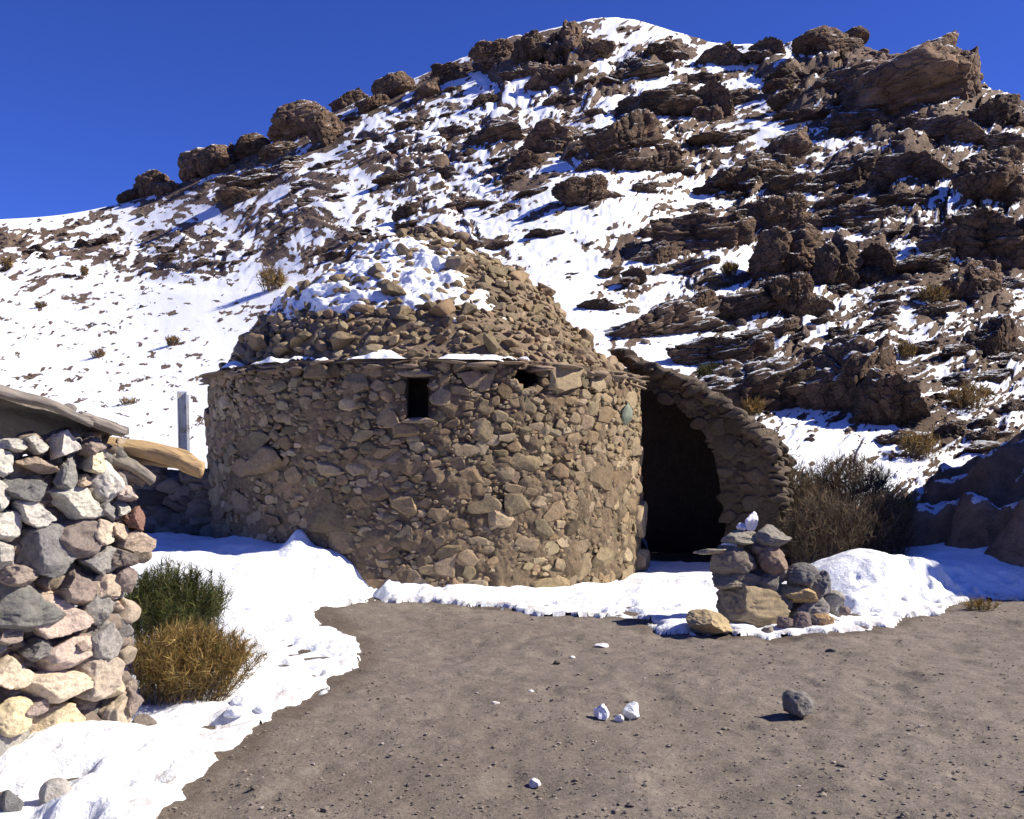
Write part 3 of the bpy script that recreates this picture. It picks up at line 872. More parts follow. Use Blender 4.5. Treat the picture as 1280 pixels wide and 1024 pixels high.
# rubble that narrows the ragged gap under the eave
t0, t1, z0, z1 = HOLES[1]
rg_ = Soup()
for (fu, fv, a, b) in [(0.02, .25, .10, .07), (.18, .02, .09, .06), (.45, -.12, .11, .06), (.8, .05, .10, .07), (1.0, .35, .09, .08), (1.0, .85, .08, .05), (-.02, .8, .07, .05), (.62, .0, .06, .05)]:
    t = t0 + (t1 - t0) * fu; n = np.array([math.cos(t), math.sin(t), 0])
    set_stone(rg_, rh, n * (HR - .01) + np.array([0, 0, z0 + (z1 - z0) * fv]), n, np.array([-n[1], n[0], 0]), np.array([0, 0, 1.]), a, b, .09, 4, vary(PAL[int(rh.integers(0, len(PAL)))], rh, .15) * .75, roll=.4, out=.55)
rg_.build('rim_stones', M_mason, wn)

# eave of flat slabs
ev = Soup(); t = -math.pi
while t < math.pi:
    L_ = rh.uniform(.28, .62); tm = t + L_ / 2 / HR
    n = np.array([math.cos(tm), math.sin(tm), 0]); tn = np.array([-n[1], n[0], 0])
    ov = rh.uniform(.04, .17) + (.06 if math.cos(tm) < -.75 else 0)
    V = rock_v(rh, 3, 7, .6, .95, .06, 1.6, flat=(0, 0, 1))
    V = V * np.array([L_ * .58, .34, rh.uniform(.022, .045)]) @ rotm(rh.normal() * .08 - .06, rh.normal() * .06, rh.normal() * .12).T
    ev.add(V @ np.stack([tn, n, [0, 0, 1]]) + n * (HR - .34 + ov + .07) + np.array([0, 0, EAVE + .02 + rh.normal() * .012]), T3, vary((.235, .18, .135), rh, .14))
    if rh.uniform() < .6:
        V = rock_v(rh, 2, 7, .6, .95, .05, 1.6) * np.array([L_ * .4, .2, .035])
        ev.add(V @ np.stack([tn, n, [0, 0, 1]]) + n * (HR - .06) + np.array([0, 0, EAVE - .045]), T2, vary((.2, .155, .12), rh, .14))
    t += L_ * .9 / HR
ev.build('eave', M_mason, hut)

# dome: stepped rubble cone
PROF = np.array([(2.98, .0), (2.86, .12), (2.77, .32), (2.66, .52), (2.46, .68), (2.26, .84), (2.08, 1.02), (1.82, 1.20), (1.52, 1.38), (1.22, 1.56), (.90, 1.75), (.58, 1.93), (.36, 2.07), (.2, 2.19), (.02, 2.26)])
seg = np.hypot(*np.diff(PROF, axis=0).T); S = np.concatenate([[0], np.cumsum(seg)]); ST = S[-1]


def dome(t, s, bump=True):
    r = np.interp(s, S, PROF[:, 0]); z = np.interp(s, S, PROF[:, 1])
    # fuller shoulder on the left, straighter cone on the right
    lf = np.clip(-np.cos(t), 0, 1) * np.exp(-((z - 1.1) / .35) ** 2)
    r = r + .10 * lf - .34 * np.clip(np.cos(t), 0, 1) * np.exp(-((z - .6) / .5) ** 2)
    if bump:
        r = r * (1 + .03 * fbm(np.cos(t) * 3, np.sin(t) * 3, z * 2, 71, 3)) + .05 * fbm(np.cos(t) * r * 5, np.sin(t) * r * 5, z * 5, 73, 3)
    return np.stack([r * np.cos(t), r * np.sin(t), EAVE + .05 + z + (.05 * fbm(np.cos(t) * r * 4, np.sin(t) * r * 4, z * 4, 75, 3) if bump else 0)], -1)

tA, sA = np.meshgrid(np.linspace(-math.pi, math.pi, 420), np.linspace(0, ST, 120), indexing='ij')
rf = Soup()
rf.grid(dome(tA, sA), np.clip(np.array((.215, .16, .108)) * (1 + .3 * fbm(tA * 8, sA * 6, None, 79, 3)[..., None]), .03, .9))
cnt = 0
pr = []
for (s0, s1, n_) in [(.22, .40, 330), (.11, .22, 8000), (.05, .10, 9000)]:
    for _ in range(n_):
        s = rh.uniform(0.02, ST); t = rh.uniform(-math.pi, math.pi)
        r = np.interp(s, S, PROF[:, 0])
        if rh.uniform() > (r + .12) / 3.0: continue
        a = rh.uniform(s0, s1) / 2
        p = dome(np.array(t), np.array(s))
        pr_ = np.array(pr) if pr else np.zeros((0, 4))
        if len(pr_) and np.any(np.sum((pr_[:, :3] - p) ** 2, 1) < ((pr_[:, 3] + a) * .60) ** 2): continue
        pr.append([*p, a])
        e = 1e-2
        n1v = dome(np.array(t + e), np.array(s), False) - dome(np.array(t - e), np.array(s), False)
        n2v = dome(np.array(t), np.array(min(s + e, ST)), False) - dome(np.array(t), np.array(max(s - e, 0)), False)
        tn = n1v / (np.linalg.norm(n1v) + 1e-9); up = n2v / (np.linalg.norm(n2v) + 1e-9); nn = np.cross(tn, up); nn /= np.linalg.norm(nn) + 1e-9
        c_ = vary(PAL[int(rh.integers(0, len(PAL)))], rh, .17, .04) * .808
        V = rock_v(rh, 3 if a < .1 else 4, 12, .45, .85, .12, 1.8)
        V = V * np.array([a * rh.uniform(.9, 1.25), a * rh.uniform(.6, .9), a * rh.uniform(.42, .85)]) @ rotm(rh.normal() * .3, rh.normal() * .3, rh.normal() * .4).T
        # stones lie level rather than square to the slope
        upv = np.array([0, 0, 1.0]); rad_ = np.array([math.cos(t), math.sin(t), 0])
        rf.add(V @ np.stack([tn, rad_, upv]) + p + nn * a * rh.uniform(-.2, .36), T3 if a < .1 else T4, c_)
print('roof stones', len(pr))
# loose heap on the peak
for _ in range(34):
    t = rh.uniform(0, 6.28); rq = abs(rh.normal()) * .22; a = rh.uniform(.05, .13)
    V = rock_v(rh, 2, 8, .55, .95, .08, 1.8) * np.array([a * 1.2, a, a * .8]) @ rotm(rh.normal() * .4, rh.normal() * .4, rh.uniform(0, 6)).T
    rf.add(V + np.array([rq * math.cos(t) + .12, rq * math.sin(t), EAVE + .05 + 2.24 - rq * .45 + rh.uniform(-.02, .06)]), T2, vary((.22, .165, .12), rh, .2))
roof = rf.build('roof', M_mason, hut)

# snow lying on the dome and in a strip along the eave
tS, sS = np.meshgrid(np.linspace(-math.pi, math.pi, 700), np.linspace(.02, ST - .02, 230), indexing='ij')
Pn = dome(tS, sS)
rS = np.interp(sS, S, PROF[:, 0])
tw = np.where(tS > 0, tS - 2 * math.pi, tS)           # -2pi..0, camera side at -pi/2, left at -pi
side = sstep(-R(52), -R(84), tw + .35 * fbm(sS * 1.5, tS * 2, None, 85, 2)) * sstep(-R(300), -R(250), tw)
amt = side * sstep(.70, .98, sS + .36 * fbm(tS * 3, sS * 2, None, 86, 3)) * sstep(.35, .6, rS)
amt2 = sstep(.10, .25, sS) * 0
nzv = fbm(np.cos(tS) * rS * 4.2, np.sin(tS) * rS * 4.2, sS * 4.2, 87, 4)
th = amt * (.052 + .13 * nzv) - .05 * (1 - amt)
spots = sstep(.34, .46, fbm(np.cos(tS) * rS * 2.2 + 5, np.sin(tS) * rS * 2.2, sS * 2.0, 89, 3)) * sstep(.9, 1.2, sS) * .09 * sstep(R(40), R(10), np.abs(tw + R(55)))
th = np.maximum(th, -.05 + spots)
rs_ = Soup()
PnS = Pn + np.stack([.35 * np.cos(tS), .35 * np.sin(tS), np.ones_like(tS)], -1) * th[..., None]
kp = th > .002
rs_.grid(PnS, (1, 1, 1), kp[:-1, :-1] | kp[1:, 1:])
rs_.build('snow_cover', M_snow, roof)
es = Soup()
tE, wE = np.meshgrid(np.linspace(-R(152), -R(62), 420), np.linspace(0, 1, 14), indexing='ij')
gapn = fbm(tE * 6, wE * .8, None, 93, 3)
wide = .10 + .05 * fbm(tE * 9, wE * 0, None, 94, 2)
fin = fbm(tE * 22, wE * 2, None, 95, 3)
pe = HR + .07 + .05 * fbm(tE * 14, wE * 0, None, 96, 3) - wE * .26
zE = EAVE + .045 + np.sin(np.clip(wE, 0, 1) * math.pi * .85) * np.clip(.06 + .10 * gapn + .05 * fin, 0, .2) * sstep(R(2.2), R(8), np.abs(tE + R(86.5))) - .10 * np.clip(-(gapn + .25 * fin + .02), 0, 1)
es.grid(np.stack([pe * np.cos(tE), pe * np.sin(tE), zE], -1), (1, 1, 1), ((gapn + .25 * fin > -.20) & (np.abs(tE + R(86.5)) > R(2.2)))[:-1, :-1])
es.build('eave_snow', M_snow, roof)

# splintered plank under the right eave
M_wood = NT('weathered_wood'); c = M_wood.coord('Object')
mp = M_wood.n('ShaderNodeMapping'); mp.inputs['Scale'].default_value = (3, 40, 40); M_wood.l(c, mp.inputs[0])
nw = M_wood.noise(mp.outputs[0], 1.0, 6, .65, .5); nw2 = M_wood.noise(c, 6, 5)
wc = M_wood.ramp(nw, [(.3, (.38, .35, .32)), (.46, (.9, .88, .86)), (.7, (1.2, 1.15, 1.05))])
wc = M_wood.mix(1.0, wc, M_wood.ramp(nw2, [(.3, .75), (.7, 1.1)]), 'MULTIPLY')
M_wood.color(M_wood.mix(1.0, wc, M_wood.attr('tint'), 'MULTIPLY')); M_wood.bump(nw, 1.0, .02); M_wood = M_wood.m


def log_mesh(name, pts, radii, color, parent, flat=1.0, seed=0, ends=(.8, .8), mat=None):
    """branch or beam along a bent line, knotted and with sawn ends; object's x axis runs along it"""
    pts = np.array(pts, float); n = 40; k_ = 22
    u = np.linspace(0, 1, n); tp = np.linspace(0, 1, len(pts))
    from_ = np.stack([np.interp(u, tp, pts[:, i]) for i in range(3)], -1)
    for _ in range(6): from_[1:-1] = .5 * from_[1:-1] + .25 * (from_[2:] + from_[:-2])
    rad_ = np.interp(u, np.linspace(0, 1, len(radii)), radii)
    o0 = from_[0].copy(); ax = from_[-1] - from_[0]; ax /= np.linalg.norm(ax)
    upv = np.array([0, 0, 1.0]); sv = np.cross(upv, ax); sv /= np.linalg.norm(sv); upv = np.cross(ax, sv)
    th_ = np.linspace(0, 2 * math.pi, k_, endpoint=False)
    Vs = []
    for i in range(n):
        rn = rad_[i] * (1 + .26 * fbm(np.cos(th_) * 1.2 + seed, np.sin(th_) * 1.2, np.full(k_, u[i] * 5), seed, 3) + .05 * np.sign(np.sin(th_ * 5 + seed)))
        Vs.append(from_[i] - o0 + np.outer(rn * np.cos(th_), sv) + np.outer(rn * np.sin(th_) * flat, upv))
    V = np.vstack(Vs); B = np.stack([ax, sv, upv])
    V = V @ B.T
    Fs = [[i * k_ + j, i * k_ + (j + 1) % k_, (i + 1) * k_ + (j + 1) % k_] for i in range(n - 1) for j in range(k_)] + \
         [[i * k_ + j, (i + 1) * k_ + (j + 1) % k_, (i + 1) * k_ + j] for i in range(n - 1) for j in range(k_)]
    V = np.vstack([V, V[:k_].mean(0) - [.01, 0, 0], V[-k_:].mean(0) + [.01, 0, 0]])
    a0 = len(V) - 2
    Fs += [[a0, (j + 1) % k_, j] for j in range(k_)] + [[a0 + 1, (n - 1) * k_ + j, (n - 1) * k_ + (j + 1) % k_] for j in range(k_)]
    C = np.tile(np.array(color, float), (len(V), 1)); C[-1] *= 1.35; C[-2] *= 1.35
    C[-2 - k_:-2] *= 1.0
    me = mesh_np(name, V, np.array(Fs), True, {'tint': ('FLOAT_COLOR', C)})
    o = link(name, me, mat or M_wood, parent)
    from mathutils import Matrix
    Mx = Matrix(np.hstack([B.T, o0[:, None]]).tolist() + [[0, 0, 0, 1]])
    o.matrix_local = Mx
    return o

p0 = at(735, 466, 12.75); p1 = at(806, 486, 14.15)
log_mesh('eave_plank', [p0 + HL, (p0 + p1) / 2 + HL + [0, 0, .02], p1 + HL], [.06, .055, .03], (.24, .18, .135), hut, flat=.45, seed=3)

# entrance passage: half vault leaning on the hut
OUTC = [(772, 440), (800, 458), (832, 468), (870, 486), (912, 513), (946, 541), (966, 562), (972, 600), (975, 650), (977, 722)]
INC = [(797, 476), (815, 488), (840, 503), (865, 524), (885, 549), (897, 578), (903, 608), (905, 640), (905, 672), (905, 735)]
def depth_at(px): return 15.25 + (px - 790) / (975 - 790) * (13.9 - 15.25)
o_ = np.array([at(a, b, depth_at(a)) for a, b in OUTC]) + HL; i_ = np.array([at(a, b, depth_at(a)) for a, b in INC]) + HL
u = np.linspace(0, 1, 70); tp = np.linspace(0, 1, 10)
OC = np.stack([np.interp(u, tp, o_[:, k]) for k in range(3)], -1); IC = np.stack([np.interp(u, tp, i_[:, k]) for k in range(3)], -1)
back = np.array([.35, 1.0, 0]) / math.hypot(.35, 1)
pw = Soup()
def rough(P, a=.05, seed=0):
    return P + a * np.stack([fbm(P[..., 0] * 4, P[..., 1] * 4, P[..., 2] * 4, seed + i, 3) for i in range(3)], -1)
v8 = np.linspace(0, 1, 12)
front = rough(OC[:, None] * (1 - v8)[None, :, None] + IC[:, None] * v8[None, :, None], .06, 101)
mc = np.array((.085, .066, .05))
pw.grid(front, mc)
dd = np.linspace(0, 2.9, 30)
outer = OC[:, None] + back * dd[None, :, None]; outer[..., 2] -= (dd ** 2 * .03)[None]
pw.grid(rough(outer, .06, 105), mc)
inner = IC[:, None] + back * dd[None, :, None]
pw.grid(rough(inner, .05, 109), mc * .6)  # inner face darker: interior shade put into the colour
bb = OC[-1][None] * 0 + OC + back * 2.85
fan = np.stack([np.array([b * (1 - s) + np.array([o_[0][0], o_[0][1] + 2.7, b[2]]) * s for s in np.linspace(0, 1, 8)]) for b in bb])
pw.grid(fan, mc * .7)  # back wall coloured darker too, as if unlit
rp = np.random.default_rng(33)
nf = np.cross(back, [0, 0, 1.]); fn = -back
tanf = (o_[-1] - o_[0]) * [1, 1, 0]; tanf /= np.linalg.norm(tanf); fn = np.cross(tanf, [0, 0, 1.]); fn = fn if fn[1] < 0 else -fn
pts = []
for (s0, s1, n_) in [(.2, .4, 160), (.1, .2, 900), (.06, .1, 900)]:
    for _ in range(n_):
        uu = rp.uniform(0, 1); vv = rp.uniform(.02, .98); a = rp.uniform(s0, s1) / 2
        P = np.array([np.interp(uu, u, OC[:, k]) * (1 - vv) + np.interp(uu, u, IC[:, k]) * vv for k in range(3)])
        if P[2] < .1 and a < .08: continue
        if pts and np.any(np.sum((np.array([q_[:3] for q_ in pts]) - P) ** 2, 1) < ((np.array([q_[3] for q_ in pts]) + a) * .72) ** 2): continue
        pts.append([*P, a])
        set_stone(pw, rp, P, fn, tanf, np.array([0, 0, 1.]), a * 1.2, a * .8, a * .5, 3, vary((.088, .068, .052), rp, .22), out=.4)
for k in range(420):        # stones over the back of the vault and up its outer edge
    j = rp.uniform(0, 1); d = abs(rp.uniform(-.05, 2.7)) if k > 130 else rp.uniform(-.04, .25)
    P = np.array([np.interp(j, u, OC[:, q_]) for q_ in range(3)]) + back * d; P[2] -= d * d * .03
    a = rp.uniform(.06, .17)
    V = rock_v(rp, 3, 11, .45, .85, .1, 1.8) * np.array([a * 1.25, a, a * .6]) @ rotm(rp.normal() * .2, rp.normal() * .2, rp.uniform(0, 6)).T
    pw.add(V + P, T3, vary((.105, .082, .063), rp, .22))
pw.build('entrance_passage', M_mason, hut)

# ------------------------------------------------------------------ left shelter of field stones
A_ = np.array([-2.68, 5.2]); B_ = np.array([-2.13, 5.92])
wd = (B_ - A_) / np.linalg.norm(B_ - A_); wn_ = np.array([wd[1], -wd[0]])


def on_wall(px, row, off=0.0):
    a = (px - CX) / F
    # intersect ray X=aY with the wall line
    t = (A_[0] - a * A_[1]) / (a * wd[1] - wd[0]); p = A_ + wd * t + wn_ * off
    Y = A_[1] + wd[1] * t
    return np.array([p[0], p[1], EYE - (row - HY) / F * Y]), Y

shel = thing('stone_shelter', 'dry stone shelter of big pale and grey stones with logs under its roof', 'stone shelter', (A_[0], A_[1], 0))
SL = -np.array([A_[0], A_[1], 0])
GREYW = (.48, .45, .405); GREY = (.26, .245, .225); BLUE = (.19, .185, .18); TAN = (.42, .34, .26); CREAM = (.54, .45, .33); PINK = (.45, .36, .30); BRN = (.24, .195, .165); YEL = (.52, .42, .27); DGR = (.16, .15, .14); RED = (.24, .14, .11)
ST_ = [(20, 215, 66, 62, GREYW), (95, 217, 88, 42, TAN), (92, 172, 58, 46, GREYW), (35, 176, 66, 34, GREYW), (160, 175, 62, 62, GREYW), (164, 248, 48, 96, GREY), (225, 180, 66, 44, BRN), (232, 216, 62, 48, CREAM), (256, 258, 74, 92, GREYW), (204, 256, 36, 28, TAN),
       (8, 286, 50, 74, GREYW), (74, 272, 104, 64, BLUE), (188, 306, 116, 78, GREYW), (84, 332, 98, 66, GREYW), (302, 287, 46, 36, PINK), (290, 320, 36, 32, GREYW), (318, 346, 44, 56, RED), (262, 330, 50, 46, GREY),
       (20, 360, 70, 74, GREYW), (12, 426, 58, 76, GREYW), (118, 424, 164, 140, BLUE), (204, 386, 122, 94, BRN), (248, 372, 62, 66, CREAM), (280, 372, 46, 40, TAN), (318, 398, 84, 54, TAN), (240, 442, 76, 80, GREY), (295, 430, 60, 50, BRN),
       (185, 497, 94, 86, BRN), (254, 504, 62, 66, TAN), (62, 540, 178, 118, DGR), (140, 574, 160, 104, PINK), (240, 548, 84, 72, GREY), (250, 618, 78, 102, GREY), (300, 480, 50, 60, BRN),
       (4, 636, 50, 64, BLUE), (150, 652, 136, 66, PINK), (200, 622, 66, 44, BRN), (35, 702, 92, 84, CREAM), (130, 728, 166, 72, CREAM), (232, 704, 116, 96, TAN), (262, 716, 66, 74, CREAM), (44, 794, 92, 86, YEL), (18, 842, 132, 150, GREY), (140, 818, 142, 98, YEL),
       (272, 792, 82, 88, TAN), (216, 822, 84, 76, BRN), (100, 888, 120, 60, PINK), (230, 866, 70, 48, RED), (310, 762, 52, 56, BRN), (165, 882, 70, 50, BRN), (30, 610, 60, 40, BRN), (320, 830, 54, 50, GREY), (60, 470, 90, 50, BRN), (100, 640, 70, 50, DGR), (290, 860, 50, 40, BRN), (90, 770, 60, 40, BRN),
       (-50, 230, 90, 70, GREYW), (-60, 330, 110, 90, GREY), (-50, 430, 90, 90, BRN), (-60, 540, 110, 100, GREYW), (-50, 660, 100, 100, TAN), (-50, 780, 100, 100, CREAM), (-60, 900, 110, 110, GREY), (-40, 990, 110, 80, GREYW), (50, 930, 90, 60, TAN),
       (130, 960, 90, 80, GREY), (75, 990, 80, 70, GREYW), (20, 1005, 60, 60, BLUE)]
rl = np.random.default_rng(44)
for (cx, cy, w_, h_, c_) in ST_:
    px = cx / 1.815; row = 460 + cy / 1.815
    P, Y = on_wall(px, row, 0.0)
    a = w_ / 1.815 / F * Y / 2 * 1.20; b = h_ / 1.815 / F * Y / 2 * 1.12
    d = max(.13, min(a, b) * 1.3)
    V = rock_v(rl, 5, int(rl.integers(10, 15)), .50, .90, .17, 1.7, flat=(.5, -.85, .1), cracks=.045)
    V = V * np.array([a, d, b]) @ rotm(rl.normal() * .05, rl.normal() * .07, 0).T
    V = V @ rotm(0, 0, math.atan2(wd[1], wd[0]) - R(22)).T
    s_ = Soup(); s_.add(V, ico(5)[1], np.clip(vary(c_, rl, .10, .03) * 1.22, 0, .72))
    o = s_.build('stone', M_field, shel)
    o.location = P + SL - np.array([*(wn_ * d * .55), 0])
# small chinking stones and the core behind, one mesh
cr = Soup()
for k in range(520):
    px = rl.uniform(-60, 178); row = rl.uniform(548, 940)
    P, Y = on_wall(px, row, -.17)
    if P[2] < .02: continue
    a = rl.uniform(.03, .08)
    V = rock_v(rl, 3, 11, .46, .85, .1) * np.array([a * 1.3, a * 1.3, a]) @ rotm(rl.normal() * .3, rl.normal() * .3, rl.uniform(0, 6)).T
    cr.add(V + P + SL, T3, vary((BRN, TAN, GREY, BRN)[int(rl.integers(0, 4))], rl, .15))
LEN = 3.2
for k in range(220):       # body of the wall
    s_ = rl.uniform(-LEN + .9, .74); z_ = rl.uniform(0, 1.62)
    p = A_ + wd * s_ - wn_ * rl.uniform(.28, .5)
    a = rl.uniform(.12, .2)
    if s_ < .35 and z_ > 1.5: continue
    V = rock_v(rl, 2, 8, .6, .95, .06) * np.array([a * 1.1, a * 1.1, a * .85])
    cr.add(V + np.array([p[0], p[1], z_]) + SL, T2, vary((.15, .125, .105), rl, .2))
cr.build('rubble_core', M_field, shel)
# roof: earth sheet carried by a weathered edge board
def wp(s, off, z): p = A_ + wd * s - wn_ * off; return np.array([p[0], p[1], z])
rs2 = Soup()
uu, vv = np.meshgrid(np.linspace(-2.2, .78, 60), np.linspace(0.02, 1.5, 30), indexing='ij')
zt = np.interp(uu, [-2.2, 0, .78], [2.23, 1.965, 1.79]) + .06 * fbm(uu * 3, vv * 3, None, 120, 3) - vv * .08
top = np.stack([A_[0] + wd[0] * uu - wn_[0] * vv, A_[1] + wd[1] * uu - wn_[1] * vv, zt], -1) + SL
rs2.grid(top, (.27, .245, .225)); rs2.grid(top - [0, 0, .04], (.11, .09, .08))  # underside coloured darker to carry its shade
edge = np.stack([top[:, 0], top[:, 0] - [0, 0, .04]], 1); rs2.grid(edge, (.25, .22, .2)); edge = np.stack([top[-1], top[-1] - [0, 0, .04]], 1); rs2.grid(edge, (.25, .22, .2))
rs2.build('roof', M_field, shel)
a0, _ = on_wall(-60, 476, .05); a1, _ = on_wall(60, 507, .06); a2, _ = on_wall(108, 530, .05)
log_mesh('edge_board', [a0 + SL, (a0 + a1) / 2 + SL, a1 + SL, a2 + SL], [.045, .040, .034, .025], (.24, .215, .195), shel, flat=.8, seed=8)
a0, _ = on_wall(96, 520, .03); a1, _ = on_wall(150, 541, .03)
log_mesh('edge_board', [a0 + SL, (a0 + a1) / 2 + SL, a1 + SL], [.035, .042, .04], (.25, .22, .20), shel, flat=.75, seed=9)
b0 = at(128, 556, 5.95); b1 = at(178, 562, 6.0); b2 = at(220, 571, 6.02); b3 = at(253, 589, 6.0)
log_mesh('log', [b0 + SL, b1 + SL, b2 + SL, b3 + SL], [.05, .058, .056, .055], (.44, .31, .17), shel, seed=12)['label'] = 'thick bent yellow log end'
b0 = at(135, 568, 5.95); b1 = at(180, 574, 6.05); b2 = at(222, 582, 6.1)
log_mesh('log', [b0 + SL, b1 + SL, b2 + SL], [.035, .035, .022], (.36, .27, .17), shel, seed=15)
b0 = at(140, 572, 5.9); b1 = at(165, 582, 5.95); b2 = at(192, 601, 5.95)
log_mesh('log', [b0 + SL, b1 + SL, b2 + SL], [.035, .036, .03], (.26, .235, .205), shel, seed=17)['label'] = 'short grey broken branch'
b0 = at(140, 590, 5.95); b1 = at(160, 594, 5.95); b2 = at(180, 604, 6.0)
log_mesh('log', [b0 + SL, b1 + SL, b2 + SL], [.03, .03, .026], (.26, .22, .18), shel, seed=19)
# stones lying on its roof
for (px, row, w_, h_, lab) in [(96, 510, 22, 14, 'small pointed grey stone lying on the shelter roof'), (78, 512, 18, 10, 'flat pale stone beside the pointed one on the shelter roof')]:
    P, Y = on_wall(px, row, -.10); s_ = Soup()
    s_.add(rock_v(rl, 3, 8, .55, .9, .08) * np.array([w_, w_, h_]) / 2 / F * Y, T3, vary((.27, .24, .22), rl, .1))
    o = s_.build('stone', M_field); o.location = P; tag(o, lab, 'stone')

# ------------------------------------------------------------------ low wall between shelter and hut, in the hut's shade
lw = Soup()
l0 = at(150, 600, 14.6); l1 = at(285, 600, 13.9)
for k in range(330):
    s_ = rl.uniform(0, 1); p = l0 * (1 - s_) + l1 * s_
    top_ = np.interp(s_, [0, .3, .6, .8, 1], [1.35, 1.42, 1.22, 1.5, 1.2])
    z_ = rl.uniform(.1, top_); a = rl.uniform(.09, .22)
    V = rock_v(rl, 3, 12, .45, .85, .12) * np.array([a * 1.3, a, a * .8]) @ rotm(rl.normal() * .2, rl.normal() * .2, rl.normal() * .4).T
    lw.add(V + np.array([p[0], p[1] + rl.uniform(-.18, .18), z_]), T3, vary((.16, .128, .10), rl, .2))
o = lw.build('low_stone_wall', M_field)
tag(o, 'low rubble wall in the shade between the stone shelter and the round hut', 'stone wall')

# ------------------------------------------------------------------ metal post
M_metal = NT('galvanised_metal'); c = M_metal.coord('Object'); nn_ = M_metal.noise(c, 9, 6, .7)
M_metal.color(M_metal.ramp(nn_, [(.3, (.42, .44, .46)), (.7, (.58, .60, .62))])); M_metal.color(M_metal.mix(M_metal.ramp(M_metal.noise(c, 4, 7, .7), [(.52, 0), (.66, .75)]), M_metal.ramp(nn_, [(.3, (.40, .42, .43)), (.7, (.58, .60, .62))]), (.20, .13, .08))); M_metal.b.inputs['Roughness'].default_value = .55
M_metal = M_metal.m
pt = at(232.5, 575, 17.0)
bm = bmesh.new()
def bxm(x0, x1, y0, y1, z0, z1):
    vs = [bm.verts.new(c) for c in ((x0, y0, z0), (x1, y0, z0), (x1, y1, z0), (x0, y1, z0), (x0, y0, z1), (x1, y0, z1), (x1, y1, z1), (x0, y1, z1))]
    for f_ in ((0, 3, 2, 1), (4, 5, 6, 7), (0, 1, 5, 4), (1, 2, 6, 5), (2, 3, 7, 6), (3, 0, 4, 7)): bm.faces.new([vs[i] for i in f_])
bxm(-.09, .07, .02, .03, 0, 2.76); bxm(-.09, -.075, -.06, .019, 0, 2.74); bxm(.055, .07, -.06, .019, 0, 2.75)
bxm(.071, .10, -.05, .03, .05, 2.70)
me = bpy.data.meshes.new('metal_post'); bm.to_mesh(me); bm.free()
o = link('metal_post', me, M_metal, loc=(pt[0], pt[1], 0)); o.rotation_euler = (0, R(-1.2), R(18))
tag(o, 'upright grey metal post in the snow left of the round hut', 'post')

# ------------------------------------------------------------------ cairn and loose stones
CST = [  # px,row,w,h,dY,colour,label,roll
    (936, 757, 98, 56, 0.0, (.30, .235, .145), 'big rounded tan stone at the bottom of the cairn', .06),
    (919, 722, 60, 24, 0.0, (.235, .20, .155), 'thick grey brown slab on the left of the big bottom cairn stone', -.03),
    (915, 700, 52, 28, .02, (.225, .185, .145), 'blocky brown stone on the left, under the thin jutting slab', .0),
    (953, 727, 40, 36, .05, (.17, .15, .13), 'dark stone in the middle of the cairn behind the left slab', .1),
    (965, 697, 36, 32, .0, (.25, .185, .14), 'reddish brown block under the right end of the top slabs', .05),
    (946, 703, 26, 22, .10, (.17, .145, .12), 'dark wedge stone between the two upper cairn blocks', .3),
    (973, 716, 26, 18, .05, (.27, .235, .20), 'small pale stone right of the dark middle cairn stone', .2),
    (927, 672, 46, 14, .0, (.27, .245, .20), 'flat slab on the left at the top of the cairn', -.1),
    (961, 671, 46, 22, .04, (.25, .225, .19), 'thick flat slab on the right at the top of the cairn', .12),
    (946, 684, 30, 12, .0, (.22, .17, .15), 'thin dark stone under the top slabs of the cairn', .0),
    (894, 689, 46, 7, -.02, (.36, .30, .22), 'thin pointed slab jutting out of the left of the cairn', -.14),
    (939, 651, 15, 20, .0, (.78, .76, .78), 'white upright stone on the very top of the cairn', .5),
    (927, 659, 13, 8, .0, (.78, .77, .78), 'small white stone beside the upright one on top of the cairn', .0),
    (1003, 723, 38, 28, .0, (.15, .14, .135), 'dark grey stone on top of the side heap right of the cairn', .1),
    (1022, 737, 30, 34, .02, (.21, .205, .195), 'grey block at the upper right of the side heap', .35),
    (999, 741, 44, 20, -.05, (.44, .315, .17), 'smooth orange tan stone in the middle of the side heap', .25),
    (1012, 762, 42, 24, -.04, (.24, .225, .205), 'grey stone under the smooth orange tan one', .15),
    (989, 764, 28, 28, .05, (.14, .13, .125), 'dark stone between the big cairn base and the side heap', .0),
    (1041, 756, 24, 26, .02, (.36, .34, .28), 'pale round stone at the right end of the side heap', .2),
    (1029, 774, 24, 16, -.35, (.42, .28, .15), 'small orange stone low at the right of the side heap', .1),
    (1002, 780, 24, 22, -.50, (.19, .14, .13), 'dark reddish stone at the foot of the side heap', .8),
    (1017, 778, 14, 14, -.45, (.17, .14, .13), 'little dark stone beside the small orange one', .4),
    (982, 780, 20, 14, -.50, (.20, .15, .13), 'little brown stone at the right foot of the big cairn base', .2),
    (1056, 763, 18, 9, .0, (.20, .16, .15), 'small flat dark stone in the snow at the right of the side heap', .15),
    (886, 779, 50, 24, -.70, (.42, .33, .19), 'slanting yellowish slab leaning in front of the cairn at its left', .42),
    (960, 788, 14, 8, -.62, (.22, .18, .15), 'pebble in the snow in front of the big cairn base', .0),
]
M_cairn = mat_rock('cairn_stone', (.70, .68, .66), (1.0, 1.0, 1.0), (1.2, 1.15, 1.05), dist=.02, scale=4, tint=True, rnd=0)
M_white = mat_rock('white_stone', (.85, .85, .85), (1, 1, 1), (1.05, 1.05, 1.05), dist=.006, scale=9, tint=True, rnd=0)
rc = np.random.default_rng(52)
